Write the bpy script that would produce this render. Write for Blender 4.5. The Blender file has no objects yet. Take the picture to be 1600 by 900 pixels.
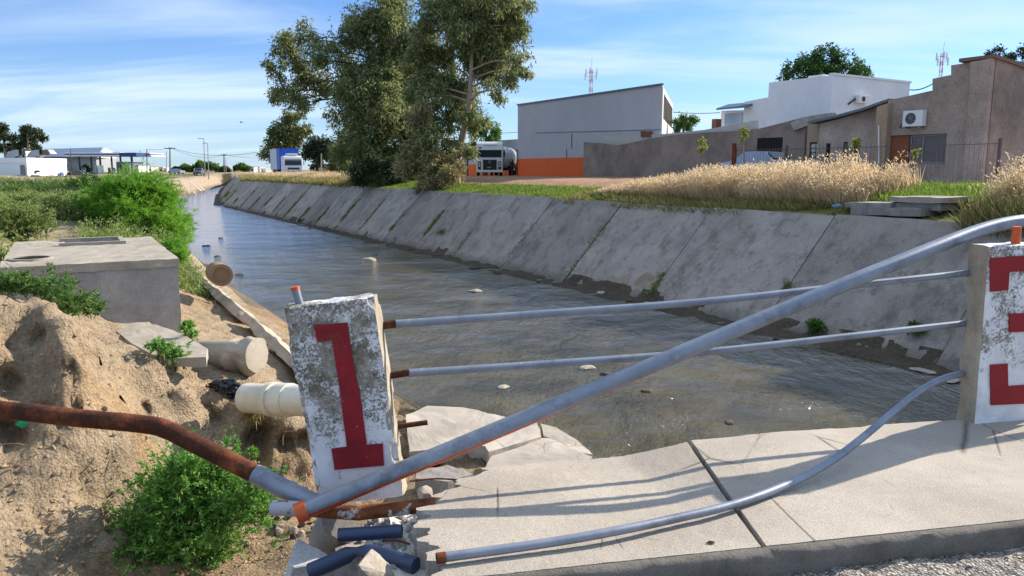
import bpy, bmesh, math, random
import numpy as np
from mathutils import Vector, Matrix
R = math.radians
C = bpy.context.scene.collection
scene = bpy.context.scene

# ------------------------------------------------------------------ camera, world, sun, exposure
F, PITCH, EYE = 1200.0, R(8.81), 1.5
SUN_AZ, SUN_EL = R(58.6), R(27.5)          # azimuth clockwise from +Y
cam = bpy.data.objects.new('camera', bpy.data.cameras.new('camera')); C.objects.link(cam)
cam.data.sensor_width = 36.0; cam.data.lens = 36.0 * F / 1600.0
cam.data.clip_start = 0.05; cam.data.clip_end = 6000
cam.location = (0, 0, EYE); cam.rotation_euler = (R(90) - PITCH, 0, 0)
scene.camera = cam

world = bpy.data.worlds.new('World'); scene.world = world; world.use_nodes = True
wn, wl = world.node_tree.nodes, world.node_tree.links
wn.clear()
def wnode(t, **k):
    n = wn.new(t)
    for a, b in k.items(): setattr(n, a, b)
    return n
sky = wnode('ShaderNodeTexSky', sky_type='NISHITA', sun_disc=False, sun_elevation=SUN_EL, sun_rotation=SUN_AZ,
            altitude=100, air_density=1.0, dust_density=0.35, ozone_density=2.2)
bg = wnode('ShaderNodeBackground'); bg.inputs['Strength'].default_value = 0.105
wo = wnode('ShaderNodeOutputWorld')
tc = wnode('ShaderNodeTexCoord')
sep = wnode('ShaderNodeSeparateXYZ'); wl.new(tc.outputs['Generated'], sep.inputs[0])
def wmath(op, a, b=None):
    n = wnode('ShaderNodeMath', operation=op)
    for i, x in enumerate((a, b)):
        if x is None: continue
        if isinstance(x, (int, float)): n.inputs[i].default_value = x
        else: wl.new(x, n.inputs[i])
    return n.outputs[0]
zz = wmath('ADD', wmath('MAXIMUM', sep.outputs[2], 0.0), 0.16)
cx = wmath('DIVIDE', sep.outputs[0], zz); cy = wmath('DIVIDE', sep.outputs[1], zz)
comb = wnode('ShaderNodeCombineXYZ'); wl.new(cx, comb.inputs[0]); wl.new(cy, comb.inputs[1])
mp = wnode('ShaderNodeMapping'); wl.new(comb.outputs[0], mp.inputs[0])
mp.inputs['Rotation'].default_value = (0, 0, R(12)); mp.inputs['Scale'].default_value = (0.42, 1.25, 1); mp.inputs['Location'].default_value = (0.7, 1.3, 0.3)
n1 = wnode('ShaderNodeTexNoise'); n1.inputs['Scale'].default_value = 1.15; n1.inputs['Detail'].default_value = 9; n1.inputs['Roughness'].default_value = 0.55; n1.inputs['Distortion'].default_value = 0.5
wl.new(mp.outputs[0], n1.inputs['Vector'])
cr = wnode('ShaderNodeValToRGB'); cr.color_ramp.elements[0].position = 0.43; cr.color_ramp.elements[1].position = 0.74
cr.color_ramp.interpolation = 'EASE'
wl.new(n1.outputs['Fac'], cr.inputs[0])
# thin milky veil growing to the horizon, as high cirrus does
over = wmath('MULTIPLY', wmath('MINIMUM', wmath('MAXIMUM', wmath('MULTIPLY', wmath('SUBTRACT', sep.outputs[2], 0.34), 3.2), 0.0), 1.0), 0.62)   # unseen bright cloud overhead, added to lift the fill light in the shade
veil = wmath('MULTIPLY', wmath('POWER', wmath('SUBTRACT', 1.0, wmath('MAXIMUM', sep.outputs[2], 0.0)), 9.0), 0.50)
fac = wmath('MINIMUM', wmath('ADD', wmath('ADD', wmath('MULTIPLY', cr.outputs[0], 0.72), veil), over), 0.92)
tint = wnode('ShaderNodeMix', data_type='RGBA', blend_type='MULTIPLY'); tint.inputs[0].default_value = 1.0
wl.new(sky.outputs[0], tint.inputs[6]); tint.inputs[7].default_value = (0.36, 0.56, 0.88, 1)
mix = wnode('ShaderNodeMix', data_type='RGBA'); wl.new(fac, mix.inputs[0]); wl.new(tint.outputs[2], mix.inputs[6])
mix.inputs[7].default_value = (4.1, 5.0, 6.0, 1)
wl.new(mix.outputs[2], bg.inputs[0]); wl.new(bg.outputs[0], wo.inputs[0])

sun = bpy.data.objects.new('sun', bpy.data.lights.new('sun', 'SUN')); C.objects.link(sun)
sun.data.energy = 4.7; sun.data.angle = R(0.5); sun.data.color = (1.0, 0.90, 0.76)
SUNV = Vector((math.sin(SUN_AZ) * math.cos(SUN_EL), math.cos(SUN_AZ) * math.cos(SUN_EL), math.sin(SUN_EL)))
sun.rotation_euler = SUNV.to_track_quat('Z', 'Y').to_euler()
sun.location = (30, 20, 40)
scene.view_settings.view_transform = 'Standard'; scene.view_settings.look = 'None'
scene.view_settings.exposure = 0.92; scene.view_settings.gamma = 1.0
scene.render.engine = 'CYCLES'
scene.cycles.max_bounces = 5; scene.cycles.diffuse_bounces = 3; scene.cycles.glossy_bounces = 3
scene.cycles.transmission_bounces = 2; scene.cycles.transparent_max_bounces = 4
scene.cycles.use_denoising = True
scene.cycles.caustics_reflective = False; scene.cycles.caustics_refractive = False

# ------------------------------------------------------------------ pixel -> world helpers (photo is 1600 x 900)
cp_, sp_ = math.cos(PITCH), math.sin(PITCH)
def ray(u, v):
    x, y = (u - 800) / F, (v - 450) / F
    return Vector((x, cp_ - y * sp_, -sp_ - y * cp_))
CAM = Vector((0, 0, EYE))
AX, NX = Vector((-0.5, 0.8660254, 0)), Vector((0.8660254, 0.5, 0))     # along the canal, across it
def at_y(u, v, Y): d = ray(u, v); return CAM + d * (Y / d.y)
def at_z(u, v, z): d = ray(u, v); return CAM + d * ((z - EYE) / d.z)
def at_plane(u, v, p, n): d = ray(u, v); return CAM + d * ((p - CAM).dot(n) / d.dot(n))
def at_n(u, v, n): d = ray(u, v); return CAM + d * (n / d.dot(NX))
def at_s(u, v, s): d = ray(u, v); return CAM + d * (s / d.dot(AX))
def sn(s, n, z=0.0): return AX * s + NX * n + Vector((0, 0, z))
def s_of(p): return p.dot(AX)
def n_of(p): return p.dot(NX)

# ------------------------------------------------------------------ noise (numpy)
def _h(ix, iy, iz, seed):
    h = (ix.astype(np.int64) * 374761393 + iy.astype(np.int64) * 668265263 + iz.astype(np.int64) * 2147483647 + seed * 974634777) & 0xffffffff
    h = ((h ^ (h >> 13)) * 1274126177) & 0xffffffff
    h = ((h ^ (h >> 16)) * 2246822519) & 0xffffffff
    return ((h ^ (h >> 15)) & 0xffffff) / float(0xffffff)
def vn(x, y, z, seed=0):
    x, y, z = np.broadcast_arrays(np.asarray(x, float), np.asarray(y, float), np.asarray(z, float))
    fx, fy, fz = np.floor(x), np.floor(y), np.floor(z)
    tx, ty, tz = x - fx, y - fy, z - fz
    tx, ty, tz = [t * t * t * (t * (t * 6 - 15) + 10) for t in (tx, ty, tz)]
    r = 0
    for dx in (0, 1):
        for dy in (0, 1):
            for dz in (0, 1):
                w = (tx if dx else 1 - tx) * (ty if dy else 1 - ty) * (tz if dz else 1 - tz)
                r = r + w * _h(fx + dx, fy + dy, fz + dz, seed)
    return r * 2 - 1
def fbm(x, y, z=0.0, oct=4, seed=0, gain=0.5):
    r, a, f = 0, 1.0, 1.0
    for i in range(oct):
        r = r + a * vn(np.asarray(x) * f, np.asarray(y) * f, np.asarray(z) * f + 7.1 * i, seed + i); a *= gain; f *= 2.03
    return r

# ------------------------------------------------------------------ materials
def lin(r, g, b): return tuple(((c / 255) / 12.92 if c / 255 <= 0.04045 else ((c / 255 + 0.055) / 1.055) ** 2.4) for c in (r, g, b))
class NT:
    def __init__(s, name):
        s.m = bpy.data.materials.new(name); s.m.use_nodes = True
        s.t = s.m.node_tree; s.n, s.l = s.t.nodes, s.t.links
        s.b = s.n['Principled BSDF']; s.out = s.n['Material Output']
        s.co = s.n.new('ShaderNodeTexCoord').outputs['Object']
        s.geo = s.n.new('ShaderNodeNewGeometry')
    def set(s, sock, v):
        if hasattr(v, 'is_linked') or isinstance(v, bpy.types.NodeSocket): s.l.new(v, sock)
        elif isinstance(v, (tuple, list)) and len(v) == 3 and sock.type == 'RGBA': sock.default_value = (*v, 1)
        else: sock.default_value = v
    def mapping(s, scale=(1, 1, 1), rot=(0, 0, 0), co=None):
        m = s.n.new('ShaderNodeMapping'); s.l.new(co or s.co, m.inputs[0]); m.inputs['Scale'].default_value = scale; m.inputs['Rotation'].default_value = rot
        return m.outputs[0]
    def noise(s, scale, detail=5, rough=0.6, co=None, dist=0.0):
        n = s.n.new('ShaderNodeTexNoise'); s.l.new(co or s.co, n.inputs['Vector'])
        n.inputs['Scale'].default_value = scale; n.inputs['Detail'].default_value = detail; n.inputs['Roughness'].default_value = rough; n.inputs['Distortion'].default_value = dist
        return n.outputs['Fac']
    def voro(s, scale, feature='F1', co=None, out='Distance'):
        n = s.n.new('ShaderNodeTexVoronoi'); n.feature = feature; s.l.new(co or s.co, n.inputs['Vector']); n.inputs['Scale'].default_value = scale
        return n.outputs[out]
    def ramp(s, fac, stops, interp='LINEAR'):
        n = s.n.new('ShaderNodeValToRGB'); s.l.new(fac, n.inputs[0]); e = n.color_ramp.elements; n.color_ramp.interpolation = interp
        while len(e) < len(stops): e.new(0.5)
        for i, (p, c) in enumerate(stops):
            e[i].position = p; e[i].color = (*c, 1) if isinstance(c, (tuple, list)) else (c, c, c, 1)
        return n.outputs[0]
    def mix(s, fac, a, b, mode='MIX'):
        n = s.n.new('ShaderNodeMix'); n.data_type = 'RGBA'; n.blend_type = mode
        s.set(n.inputs[0], fac); s.set(n.inputs[6], a); s.set(n.inputs[7], b)
        return n.outputs[2]
    def math(s, op, a, b=0.0):
        n = s.n.new('ShaderNodeMath'); n.operation = op; s.set(n.inputs[0], a); s.set(n.inputs[1], b); return n.outputs[0]
    def xyz(s, v):
        n = s.n.new('ShaderNodeSeparateXYZ'); s.l.new(v, n.inputs[0]); return n.outputs
    def bump(s, h, strength=0.5, dist=0.02, prev=None):
        n = s.n.new('ShaderNodeBump'); s.l.new(h, n.inputs['Height']); n.inputs['Strength'].default_value = strength; n.inputs['Distance'].default_value = dist
        if prev is not None: s.l.new(prev, n.inputs['Normal'])
        return n.outputs[0]
    def fin(s, col=None, rough=0.8, normal=None, metal=0.0, spec=0.3, **k):
        if col is not None: s.set(s.b.inputs['Base Color'], col)
        s.set(s.b.inputs['Roughness'], rough); s.set(s.b.inputs['Metallic'], metal); s.set(s.b.inputs['Specular IOR Level'], spec)
        if normal is not None: s.l.new(normal, s.b.inputs['Normal'])
        for a, v in k.items(): s.set(s.b.inputs[a], v)
        return s.m
def surf(name, c1, c2, scale=2.0, rough=0.85, bump=0.4, bscale=25, bdist=0.01, metal=0.0, spec=0.3, fine=0.25, stretch=(1, 1, 1)):
    t = NT(name); co = t.mapping(stretch)
    a = t.ramp(t.noise(scale, 6, 0.62, co), [(0.32, c1), (0.68, c2)])
    f = t.ramp(t.noise(bscale * 1.3, 4, 0.7, co), [(0.3, 1 - fine), (0.7, 1 + fine * 0.4)])
    return t.fin(t.mix(1.0, a, f, 'MULTIPLY'), rough, t.bump(t.noise(bscale, 6, 0.65, co), bump, bdist) if bump else None, metal, spec)
def flat(name, c, rough=0.5, metal=0.0, spec=0.4, var=0.12):
    t = NT(name)
    f = t.ramp(t.noise(1.7, 5, 0.65), [(0.3, 1 - var), (0.7, 1.0)])
    return t.fin(t.mix(1.0, c, f, 'MULTIPLY'), rough, None, metal, spec)
def leafmat(name, stops, transl=0.3, rough=0.6, zone=None, spec=0.25):
    t = NT(name)
    rnd = t.geo.outputs['Random Per Island']
    big = t.noise(0.9 if zone is None else zone, 3, 0.6)
    f = t.math('ADD', t.math('MULTIPLY', rnd, 0.6), t.math('MULTIPLY', big, 0.4))
    col = t.ramp(f, stops)
    t.fin(col, rough, None, 0.0, spec)
    tr = t.n.new('ShaderNodeBsdfTranslucent'); t.l.new(col, tr.inputs[0])
    mx = t.n.new('ShaderNodeMixShader'); mx.inputs[0].default_value = transl
    t.l.new(t.b.outputs[0], mx.inputs[1]); t.l.new(tr.outputs[0], mx.inputs[2]); t.l.new(mx.outputs[0], t.out.inputs[0])
    return t.m

# ------------------------------------------------------------------ mesh builders
def raw(name, verts, faces_v, loop_tot, mat=None, parent=None, smooth=False):
    me = bpy.data.meshes.new(name)
    verts = np.asarray(verts, np.float32); faces_v = np.asarray(faces_v, np.int32); loop_tot = np.asarray(loop_tot, np.int32)
    me.vertices.add(len(verts)); me.vertices.foreach_set('co', verts.ravel())
    me.loops.add(len(faces_v)); me.loops.foreach_set('vertex_index', faces_v)
    me.polygons.add(len(loop_tot))
    st = np.concatenate([[0], np.cumsum(loop_tot)[:-1]]).astype(np.int32)
    me.polygons.foreach_set('loop_start', st); me.polygons.foreach_set('loop_total', loop_tot)
    me.update(calc_edges=True); me.validate()
    if smooth: me.polygons.foreach_set('use_smooth', np.ones(len(loop_tot), bool))
    if mat: me.materials.append(mat)
    o = bpy.data.objects.new(name, me); C.objects.link(o)
    if parent: o.parent = parent
    return o
def tag(o, label=None, cat=None, group=None, kind=None):
    if label: o['label'] = label
    if cat: o['category'] = cat
    if group: o['group'] = group
    if kind: o['kind'] = kind
    return o
def thing(name, label, cat, loc=(0, 0, 0), group=None):
    o = bpy.data.objects.new(name, None); C.objects.link(o); o.location = loc; o.empty_display_size = 0.2
    return tag(o, label, cat, group)
class MB:
    """collects shapes in world coordinates; build() links them as one mesh object"""
    def __init__(s): s.v, s.f = [], []
    def add(s, vs, fs):
        b = len(s.v); s.v += [tuple(v) for v in vs]; s.f += [tuple(i + b for i in f) for f in fs]; return s
    def prism(s, base, ext):
        n = len(base); ext = Vector(ext); base = [Vector(p) for p in base]
        return s.add(base + [p + ext for p in base], [tuple(range(n))[::-1], tuple(range(n, 2 * n))] + [(i, (i + 1) % n, n + (i + 1) % n, n + i) for i in range(n)])
    def loft(s, a, b):
        n = len(a)
        return s.add(list(a) + list(b), [tuple(range(n))[::-1], tuple(range(n, 2 * n))] + [(i, (i + 1) % n, n + (i + 1) % n, n + i) for i in range(n)])
    def obox(s, o, ex, ey, ez):
        o, ex, ey, ez = map(Vector, (o, ex, ey, ez)); return s.prism([o, o + ex, o + ex + ey, o + ey], ez)
    def box(s, x0, x1, y0, y1, z0, z1): return s.obox((x0, y0, z0), (x1 - x0, 0, 0), (0, y1 - y0, 0), (0, 0, z1 - z0))
    def snbox(s, s0, s1, n0, n1, z0, z1): return s.obox(sn(s0, n0, z0), NX * (n1 - n0), AX * (s1 - s0), (0, 0, z1 - z0))
    def tube(s, pts, rad, sides=10, caps=True, hollow=0.0):
        pts = [Vector(p) for p in pts]; n = len(pts)
        rad = [rad] * n if isinstance(rad, (int, float)) else list(rad)
        tans = [(pts[min(i + 1, n - 1)] - pts[max(i - 1, 0)]).normalized() for i in range(n)]
        up = Vector((0, 0, 1)) if abs(tans[0].z) < 0.9 else Vector((1, 0, 0))
        x = tans[0].cross(up).normalized(); vs = []
        for i in range(n):
            x = (x - tans[i] * x.dot(tans[i])).normalized(); y = tans[i].cross(x)
            for k in range(sides):
                a = 2 * math.pi * k / sides; vs.append(pts[i] + (x * math.cos(a) + y * math.sin(a)) * rad[i])
        fs = [(i * sides + k, i * sides + (k + 1) % sides, (i + 1) * sides + (k + 1) % sides, (i + 1) * sides + k) for i in range(n - 1) for k in range(sides)]
        if caps: fs += [tuple(range(sides))[::-1], tuple(range((n - 1) * sides, n * sides))]
        s.add(vs, fs)
        return s
    def ring(s, c, axis, r0, r1, h, sides=24):
        """a short hollow cylinder from c along axis"""
        c, axis = Vector(c), Vector(axis).normalized(); up = Vector((0, 0, 1)) if abs(axis.z) < 0.9 else Vector((1, 0, 0))
        x = axis.cross(up).normalized(); y = axis.cross(x); vs = []
        for (d, r) in ((0, r1), (0, r0), (h, r0), (h, r1)):
            for k in range(sides):
                a = 2 * math.pi * k / sides; vs.append(c + axis * d + (x * math.cos(a) + y * math.sin(a)) * r)
        fs = []
        for q in range(4):
            for k in range(sides):
                k2 = (k + 1) % sides; fs.append((q * sides + k, q * sides + k2, ((q + 1) % 4) * sides + k2, ((q + 1) % 4) * sides + k))
        return s.add(vs, fs)
    def disc(s, c, axis, r, h, sides=24): return s.tube([Vector(c), Vector(c) + Vector(axis).normalized() * h], r, sides)
    def build(s, name, mat, parent=None, smooth=False, bevel=0.0, origin=None, angle=35):
        me = bpy.data.meshes.new(name)
        off = Vector(parent.location) if parent else Vector((0, 0, 0))
        if parent and parent.parent: off = off + Vector(parent.parent.location)
        if origin == 'base':
            a = np.array(s.v); off = Vector((a[:, 0].mean(), a[:, 1].mean(), a[:, 2].min()))
        me.from_pydata([tuple(Vector(v) - off) for v in s.v], [], s.f); me.materials.append(mat)
        bm = bmesh.new(); bm.from_mesh(me); bmesh.ops.recalc_face_normals(bm, faces=bm.faces)
        if bevel > 0:
            es = [e for e in bm.edges if len(e.link_faces) == 2 and e.calc_face_angle(0) > R(40)]
            bmesh.ops.bevel(bm, geom=es, offset=bevel, segments=2, affect='EDGES', profile=0.6, clamp_overlap=True)
        bm.to_mesh(me); bm.free()
        if smooth:
            me.polygons.foreach_set('use_smooth', np.ones(len(me.polygons), bool)); me.set_sharp_from_angle(angle=R(angle))
        o = bpy.data.objects.new(name, me); C.objects.link(o)
        if parent: o.parent = parent
        elif origin == 'base': o.location = off
        return o
def copy_tree(o, parent=None):
    c = o.copy(); C.objects.link(c); c.parent = parent
    for ch in list(o.children): copy_tree(ch, c)
    return c
def roughen(o, cuts, amp, scale, seed=0, edge_only=False):
    """subdivide a mesh object and displace it with noise: broken concrete, weathered edges"""
    bm = bmesh.new(); bm.from_mesh(o.data)
    for _ in range(cuts): bmesh.ops.subdivide_edges(bm, edges=[e for e in bm.edges if e.calc_length() > 0.02], cuts=1, use_grid_fill=True)
    bm.normal_update()
    P = np.array([v.co[:] for v in bm.verts]); d = fbm(P[:, 0] * scale, P[:, 1] * scale, P[:, 2] * scale, 4, seed) * amp
    for v, k in zip(bm.verts, d): v.co += v.normal * float(k)
    bm.to_mesh(o.data); bm.free(); return o
def smooth_path(pts, k=6):
    P = [Vector(p) for p in pts]; out = []
    Q = [P[0] * 2 - P[1]] + P + [P[-1] * 2 - P[-2]]
    for i in range(1, len(Q) - 2):
        for j in range(k):
            t = j / k; a, b, c, d = Q[i - 1], Q[i], Q[i + 1], Q[i + 2]
            out.append(0.5 * ((2 * b) + (c - a) * t + (2 * a - 5 * b + 4 * c - d) * t * t + (3 * b - a - 3 * c + d) * t ** 3))
    return out + [P[-1]]
def leaves(name, P, D, L, W, mat, parent=None, rng=None, bend=0.0, mid=0.45):
    n = len(P); rng = rng or np.random.default_rng(1)
    D = D / (np.linalg.norm(D, axis=1, keepdims=True) + 1e-9)
    S = np.cross(D, rng.normal(size=(n, 3))); S /= np.linalg.norm(S, axis=1, keepdims=True) + 1e-9
    L = np.broadcast_to(L, (n,))[:, None]; W = np.broadcast_to(W, (n,))[:, None]
    m = P + D * L * mid
    tip = P + D * L; tip[:, 2] -= bend * L[:, 0]
    V = np.stack([P, m + S * W * .5, tip, m - S * W * .5], 1).reshape(-1, 3)
    if parent: V = V - np.array(parent.location)[None]
    return raw(name, V, np.arange(4 * n), np.full(n, 4), mat, parent)
# ------------------------------------------------------------------ material library
def M_ground():
    t = NT('ground_soil'); at = t.n.new('ShaderNodeVertexColor'); at.layer_name = 'soil'
    a = t.ramp(t.noise(1.3, 7, 0.65), [(0.3, 0.72), (0.7, 1.12)])
    b = t.ramp(t.noise(14, 6, 0.72), [(0.3, 0.55), (0.6, 1.1)])
    col = t.mix(1.0, t.mix(1.0, at.outputs[0], a, 'MULTIPLY'), b, 'MULTIPLY')
    st = t.ramp(t.noise(2.2, 4, 0.6, t.mapping((3, 3, .35))), [(0.55, 0.0), (0.75, 0.35)])
    col = t.mix(st, col, lin(150, 130, 105))
    h = t.math('ADD', t.noise(9, 10, 0.75), t.math('MULTIPLY', t.voro(30), -0.4))
    return t.fin(col, 0.95, t.bump(h, 1.0, 0.05), 0, 0.1)
def M_concrete(name, c1, c2, stain=(0.09, 0.08, 0.06), amt=0.35, scale=1.0, bump=0.35, bd=0.008):
    t = NT(name)
    base = t.ramp(t.noise(1.6 * scale, 7, 0.62), [(0.3, c1), (0.7, c2)])
    grain = t.ramp(t.noise(60 * scale, 3, 0.75), [(0.3, 0.72), (0.62, 1.06)])
    sm = t.math('MULTIPLY', t.ramp(t.noise(0.9 * scale, 8, 0.68, dist=0.4), [(0.5, 0.0), (0.72, 1.0)]), amt)
    col = t.mix(sm, t.mix(1.0, base, grain, 'MULTIPLY'), stain)
    h = t.math('ADD', t.math('MULTIPLY', t.noise(70 * scale, 4, 0.7), 0.5), t.noise(9 * scale, 6, 0.65))
    return t.fin(col, 0.92, t.bump(h, bump, bd), 0, 0.2)
def M_sidewalk():
    t = NT('sidewalk_concrete')
    base = t.ramp(t.noise(1.2, 7, 0.6), [(0.3, lin(182, 171, 158)), (0.7, lin(199, 188, 174))])
    grain = t.ramp(t.noise(150, 3, 0.8), [(0.34, 0.58), (0.58, 1.06)])
    spots = t.ramp(t.noise(5.0, 6, 0.75), [(0.62, 0.0), (0.74, 0.35)])
    cw = t.voro(1.35, 'DISTANCE_TO_EDGE', t.mapping((1, .55, 1), co=None))
    col = t.mix(spots, t.mix(1.0, base, grain, 'MULTIPLY'), lin(120, 110, 100))
    scr = t.ramp(t.noise(13, 8, 0.8, t.mapping((.6, 2.6, 1), (0, 0, .9)), 1.2), [(0.665, 0.0), (0.70, 0.5)])
    col = t.mix(scr, col, lin(105, 96, 88))
    ck = t.math('MULTIPLY', t.ramp(cw, [(0.0, 1.0), (0.010, 0.0)]), t.ramp(t.noise(1.1, 3, .5), [(0.50, 0.0), (0.58, 0.8)]))
    cw2 = t.voro(3.1, 'DISTANCE_TO_EDGE', t.mapping((1, .6, 1), (0, 0, .4)))
    ck = t.math('MAXIMUM', ck, t.math('MULTIPLY', t.ramp(cw2, [(0.0, 1.0), (0.012, 0.0)]), t.ramp(t.noise(1.9, 3, .5), [(0.60, 0.0), (0.66, 0.6)])))
    col = t.mix(ck, col, lin(84, 76, 68))
    st2 = t.ramp(t.noise(0.8, 6, .65), [(0.42, .80), (0.62, 1.0)]); col = t.mix(1.0, col, st2, 'MULTIPLY')
    h = t.math('ADD', t.math('ADD', t.noise(160, 3, 0.75), t.noise(12, 5, 0.7)), t.math('MULTIPLY', ck, -1.0))
    return t.fin(col, 0.93, t.bump(h, 0.55, 0.006), 0, 0.2)
def M_post(name, seed_off, white_low, lichen):
    """white paint over old concrete: paint kept where the mask is high, grey-brown lichen elsewhere"""
    t = NT(name); co = t.mapping((1, 1, 1)); mp_ = co.node; mp_.inputs['Location'].default_value = (seed_off, seed_off * .7, 0)
    z = t.xyz(t.co)[2]
    conc = t.ramp(t.noise(22, 7, 0.75, co), [(0.30, lin(78, 74, 64)), (0.5, lin(144, 138, 126)), (0.68, lin(186, 181, 170))])
    moss = t.ramp(t.noise(5, 6, 0.7, co), [(0.48, 0.0), (0.62, 0.75)])
    conc = t.mix(moss, conc, lin(88, 80, 52))
    paint = t.ramp(t.noise(7, 5, 0.6, co), [(0.3, lin(205, 205, 208)), (0.7, lin(236, 236, 238))])
    lowz = t.ramp(z, [(0.18, white_low), (0.52, 0.0)])
    m = t.math('ADD', t.noise(6.5, 10, 0.72, co), t.math('MULTIPLY', lowz, 0.24))
    m = t.math('ADD', m, t.math('MULTIPLY', t.math('SUBTRACT', t.noise(70, 4, 0.8, co), 0.5), 0.95))
    m = t.ramp(m, [(lichen, 0.0), (lichen + 0.07, 1.0)])
    col = t.mix(m, conc, paint)
    h = t.math('ADD', t.math('MULTIPLY', m, 0.4), t.noise(40, 6, 0.75, co))
    return t.fin(col, 0.9, t.bump(h, 0.7, 0.008), 0, 0.2)
def M_redpaint():
    t = NT('red_numeral_paint')
    c = t.ramp(t.noise(5, 5, 0.6), [(0.35, lin(120, 28, 34)), (0.65, lin(152, 34, 44))])
    w = t.ramp(t.noise(30, 8, 0.82), [(0.60, 0.0), (0.66, 0.85)])
    b = t.ramp(t.noise(6.5, 5, 0.7), [(0.57, 0.0), (0.68, 0.6)])
    return t.fin(t.mix(b, t.mix(w, c, lin(150, 120, 112)), lin(96, 72, 48)), 0.75, t.bump(t.noise(45, 6, 0.7), 0.4, 0.004), 0, 0.3)
def M_rail(name, orange=False):
    t = NT(name)
    c = t.ramp(t.noise(3, 6, 0.65), [(0.3, lin(116, 124, 138)), (0.7, lin(144, 151, 163))])
    s = t.ramp(t.noise(26, 6, 0.75), [(0.63, 0.0), (0.70, 0.7)])
    c = t.mix(s, c, lin(196, 200, 205))
    gr = t.ramp(t.noise(5, 8, .72), [(.50, 0.0), (.66, .6)]); c = t.mix(gr, c, lin(84, 84, 88))
    ru = t.ramp(t.noise(17, 9, .8), [(.655, 0.0), (.70, .9)]); c = t.mix(ru, c, lin(110, 66, 44))
    
    if orange:       # primer left bare along the pipe's underside
        nz = t.xyz(t.geo.outputs['Normal'])[2]
        px = t.xyz(t.co)[0]
        k = t.math('ADD', nz, t.math('MULTIPLY', t.math('SUBTRACT', t.noise(9, 5, 0.7), 0.5), 0.9))
        k = t.ramp(t.math('ADD', t.math('ADD', t.math('MULTIPLY', k, -1.0), 0.42), t.math('MULTIPLY', px, -0.42)), [(0.50, 0.0), (0.56, 1.0)])
        c = t.mix(k, c, lin(196, 84, 40))
    return t.fin(c, 0.42, t.bump(t.noise(30, 5, 0.7), 0.18, 0.003), 0.35, 0.5)
def M_rust(name='rusty_steel', dark=1.0):
    t = NT(name)
    c = t.ramp(t.noise(7, 8, 0.72), [(0.28, lin(42, 26, 20)), (0.5, lin(88, 48, 30)), (0.66, lin(140, 78, 44)), (0.8, lin(160, 120, 90))])
    f = t.ramp(t.noise(70, 5, 0.75), [(0.3, 0.55), (0.65, 1.1)])
    return t.fin(t.mix(1.0, c, f, 'MULTIPLY'), 0.8, t.bump(t.noise(45, 7, 0.75), 0.7, 0.006), 0.2, 0.3)
def M_chipped(name, paint, lo=0.48):
    t = NT(name)
    r = t.ramp(t.noise(14, 7, 0.72), [(0.3, lin(50, 30, 22)), (0.65, lin(150, 84, 46))])
    k = t.ramp(t.noise(9, 8, 0.7), [(lo, 0.0), (lo + 0.06, 1.0)])
    return t.fin(t.mix(k, r, paint), 0.7, t.bump(t.noise(50, 6, 0.7), 0.6, 0.005), 0.1, 0.3)
def M_water():
    t = NT('canal_water')
    xyz = t.co
    m1 = t.mapping((1, 1, 1), (0, 0, R(-30)))
    n1 = t.noise(1.0, 5, 0.55, t.mapping((1.9, .75, 1), (0, 0, R(-30))), 0.6)
    n2 = t.noise(5.0, 5, 0.6, t.mapping((1.8, .8, 1), (0, 0, R(-26))), 0.8)
    n3 = t.noise(0.35, 3, 0.5, m1)
    h = t.math('ADD', t.math('MULTIPLY', n1, 0.75), t.math('MULTIPLY', n2, 0.30))
    calm = t.ramp(n3, [(0.38, 0.35), (0.6, 1.0)])
    h = t.math('MULTIPLY', h, calm)
    bed = t.ramp(t.noise(0.5, 6, 0.6), [(0.32, lin(58, 53, 36)), (0.5, lin(84, 77, 54)), (0.7, lin(104, 96, 72))])
    mott = t.ramp(t.noise(6, 6, 0.7), [(0.3, 0.7), (0.7, 1.1)])
    n4 = t.noise(15.0, 4, 0.6, t.mapping((1.7, .8, 1), (0, 0, R(-20))), 0.5)
    h = t.math('ADD', h, t.math('MULTIPLY', n4, 0.10))
    nb = t.bump(h, 1.0, 0.22)
    t.fin(t.mix(1.0, bed, mott, 'MULTIPLY'), 0.5, nb, 0, 0.0)
    gl = t.n.new('ShaderNodeBsdfGlossy'); gl.inputs['Roughness'].default_value = 0.05; t.l.new(nb, gl.inputs['Normal']); gl.inputs['Color'].default_value = (1, 1, 1, 1)
    fr = t.n.new('ShaderNodeFresnel'); fr.inputs['IOR'].default_value = 1.42
    mx = t.n.new('ShaderNodeMixShader'); t.l.new(t.math('MINIMUM', t.math('MULTIPLY', t.math('POWER', fr.outputs[0], 1.35), 1.75), 0.9), mx.inputs[0]); t.l.new(t.b.outputs[0], mx.inputs[1]); t.l.new(gl.outputs[0], mx.inputs[2]); t.l.new(mx.outputs[0], t.out.inputs[0])
    return t.m
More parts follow.
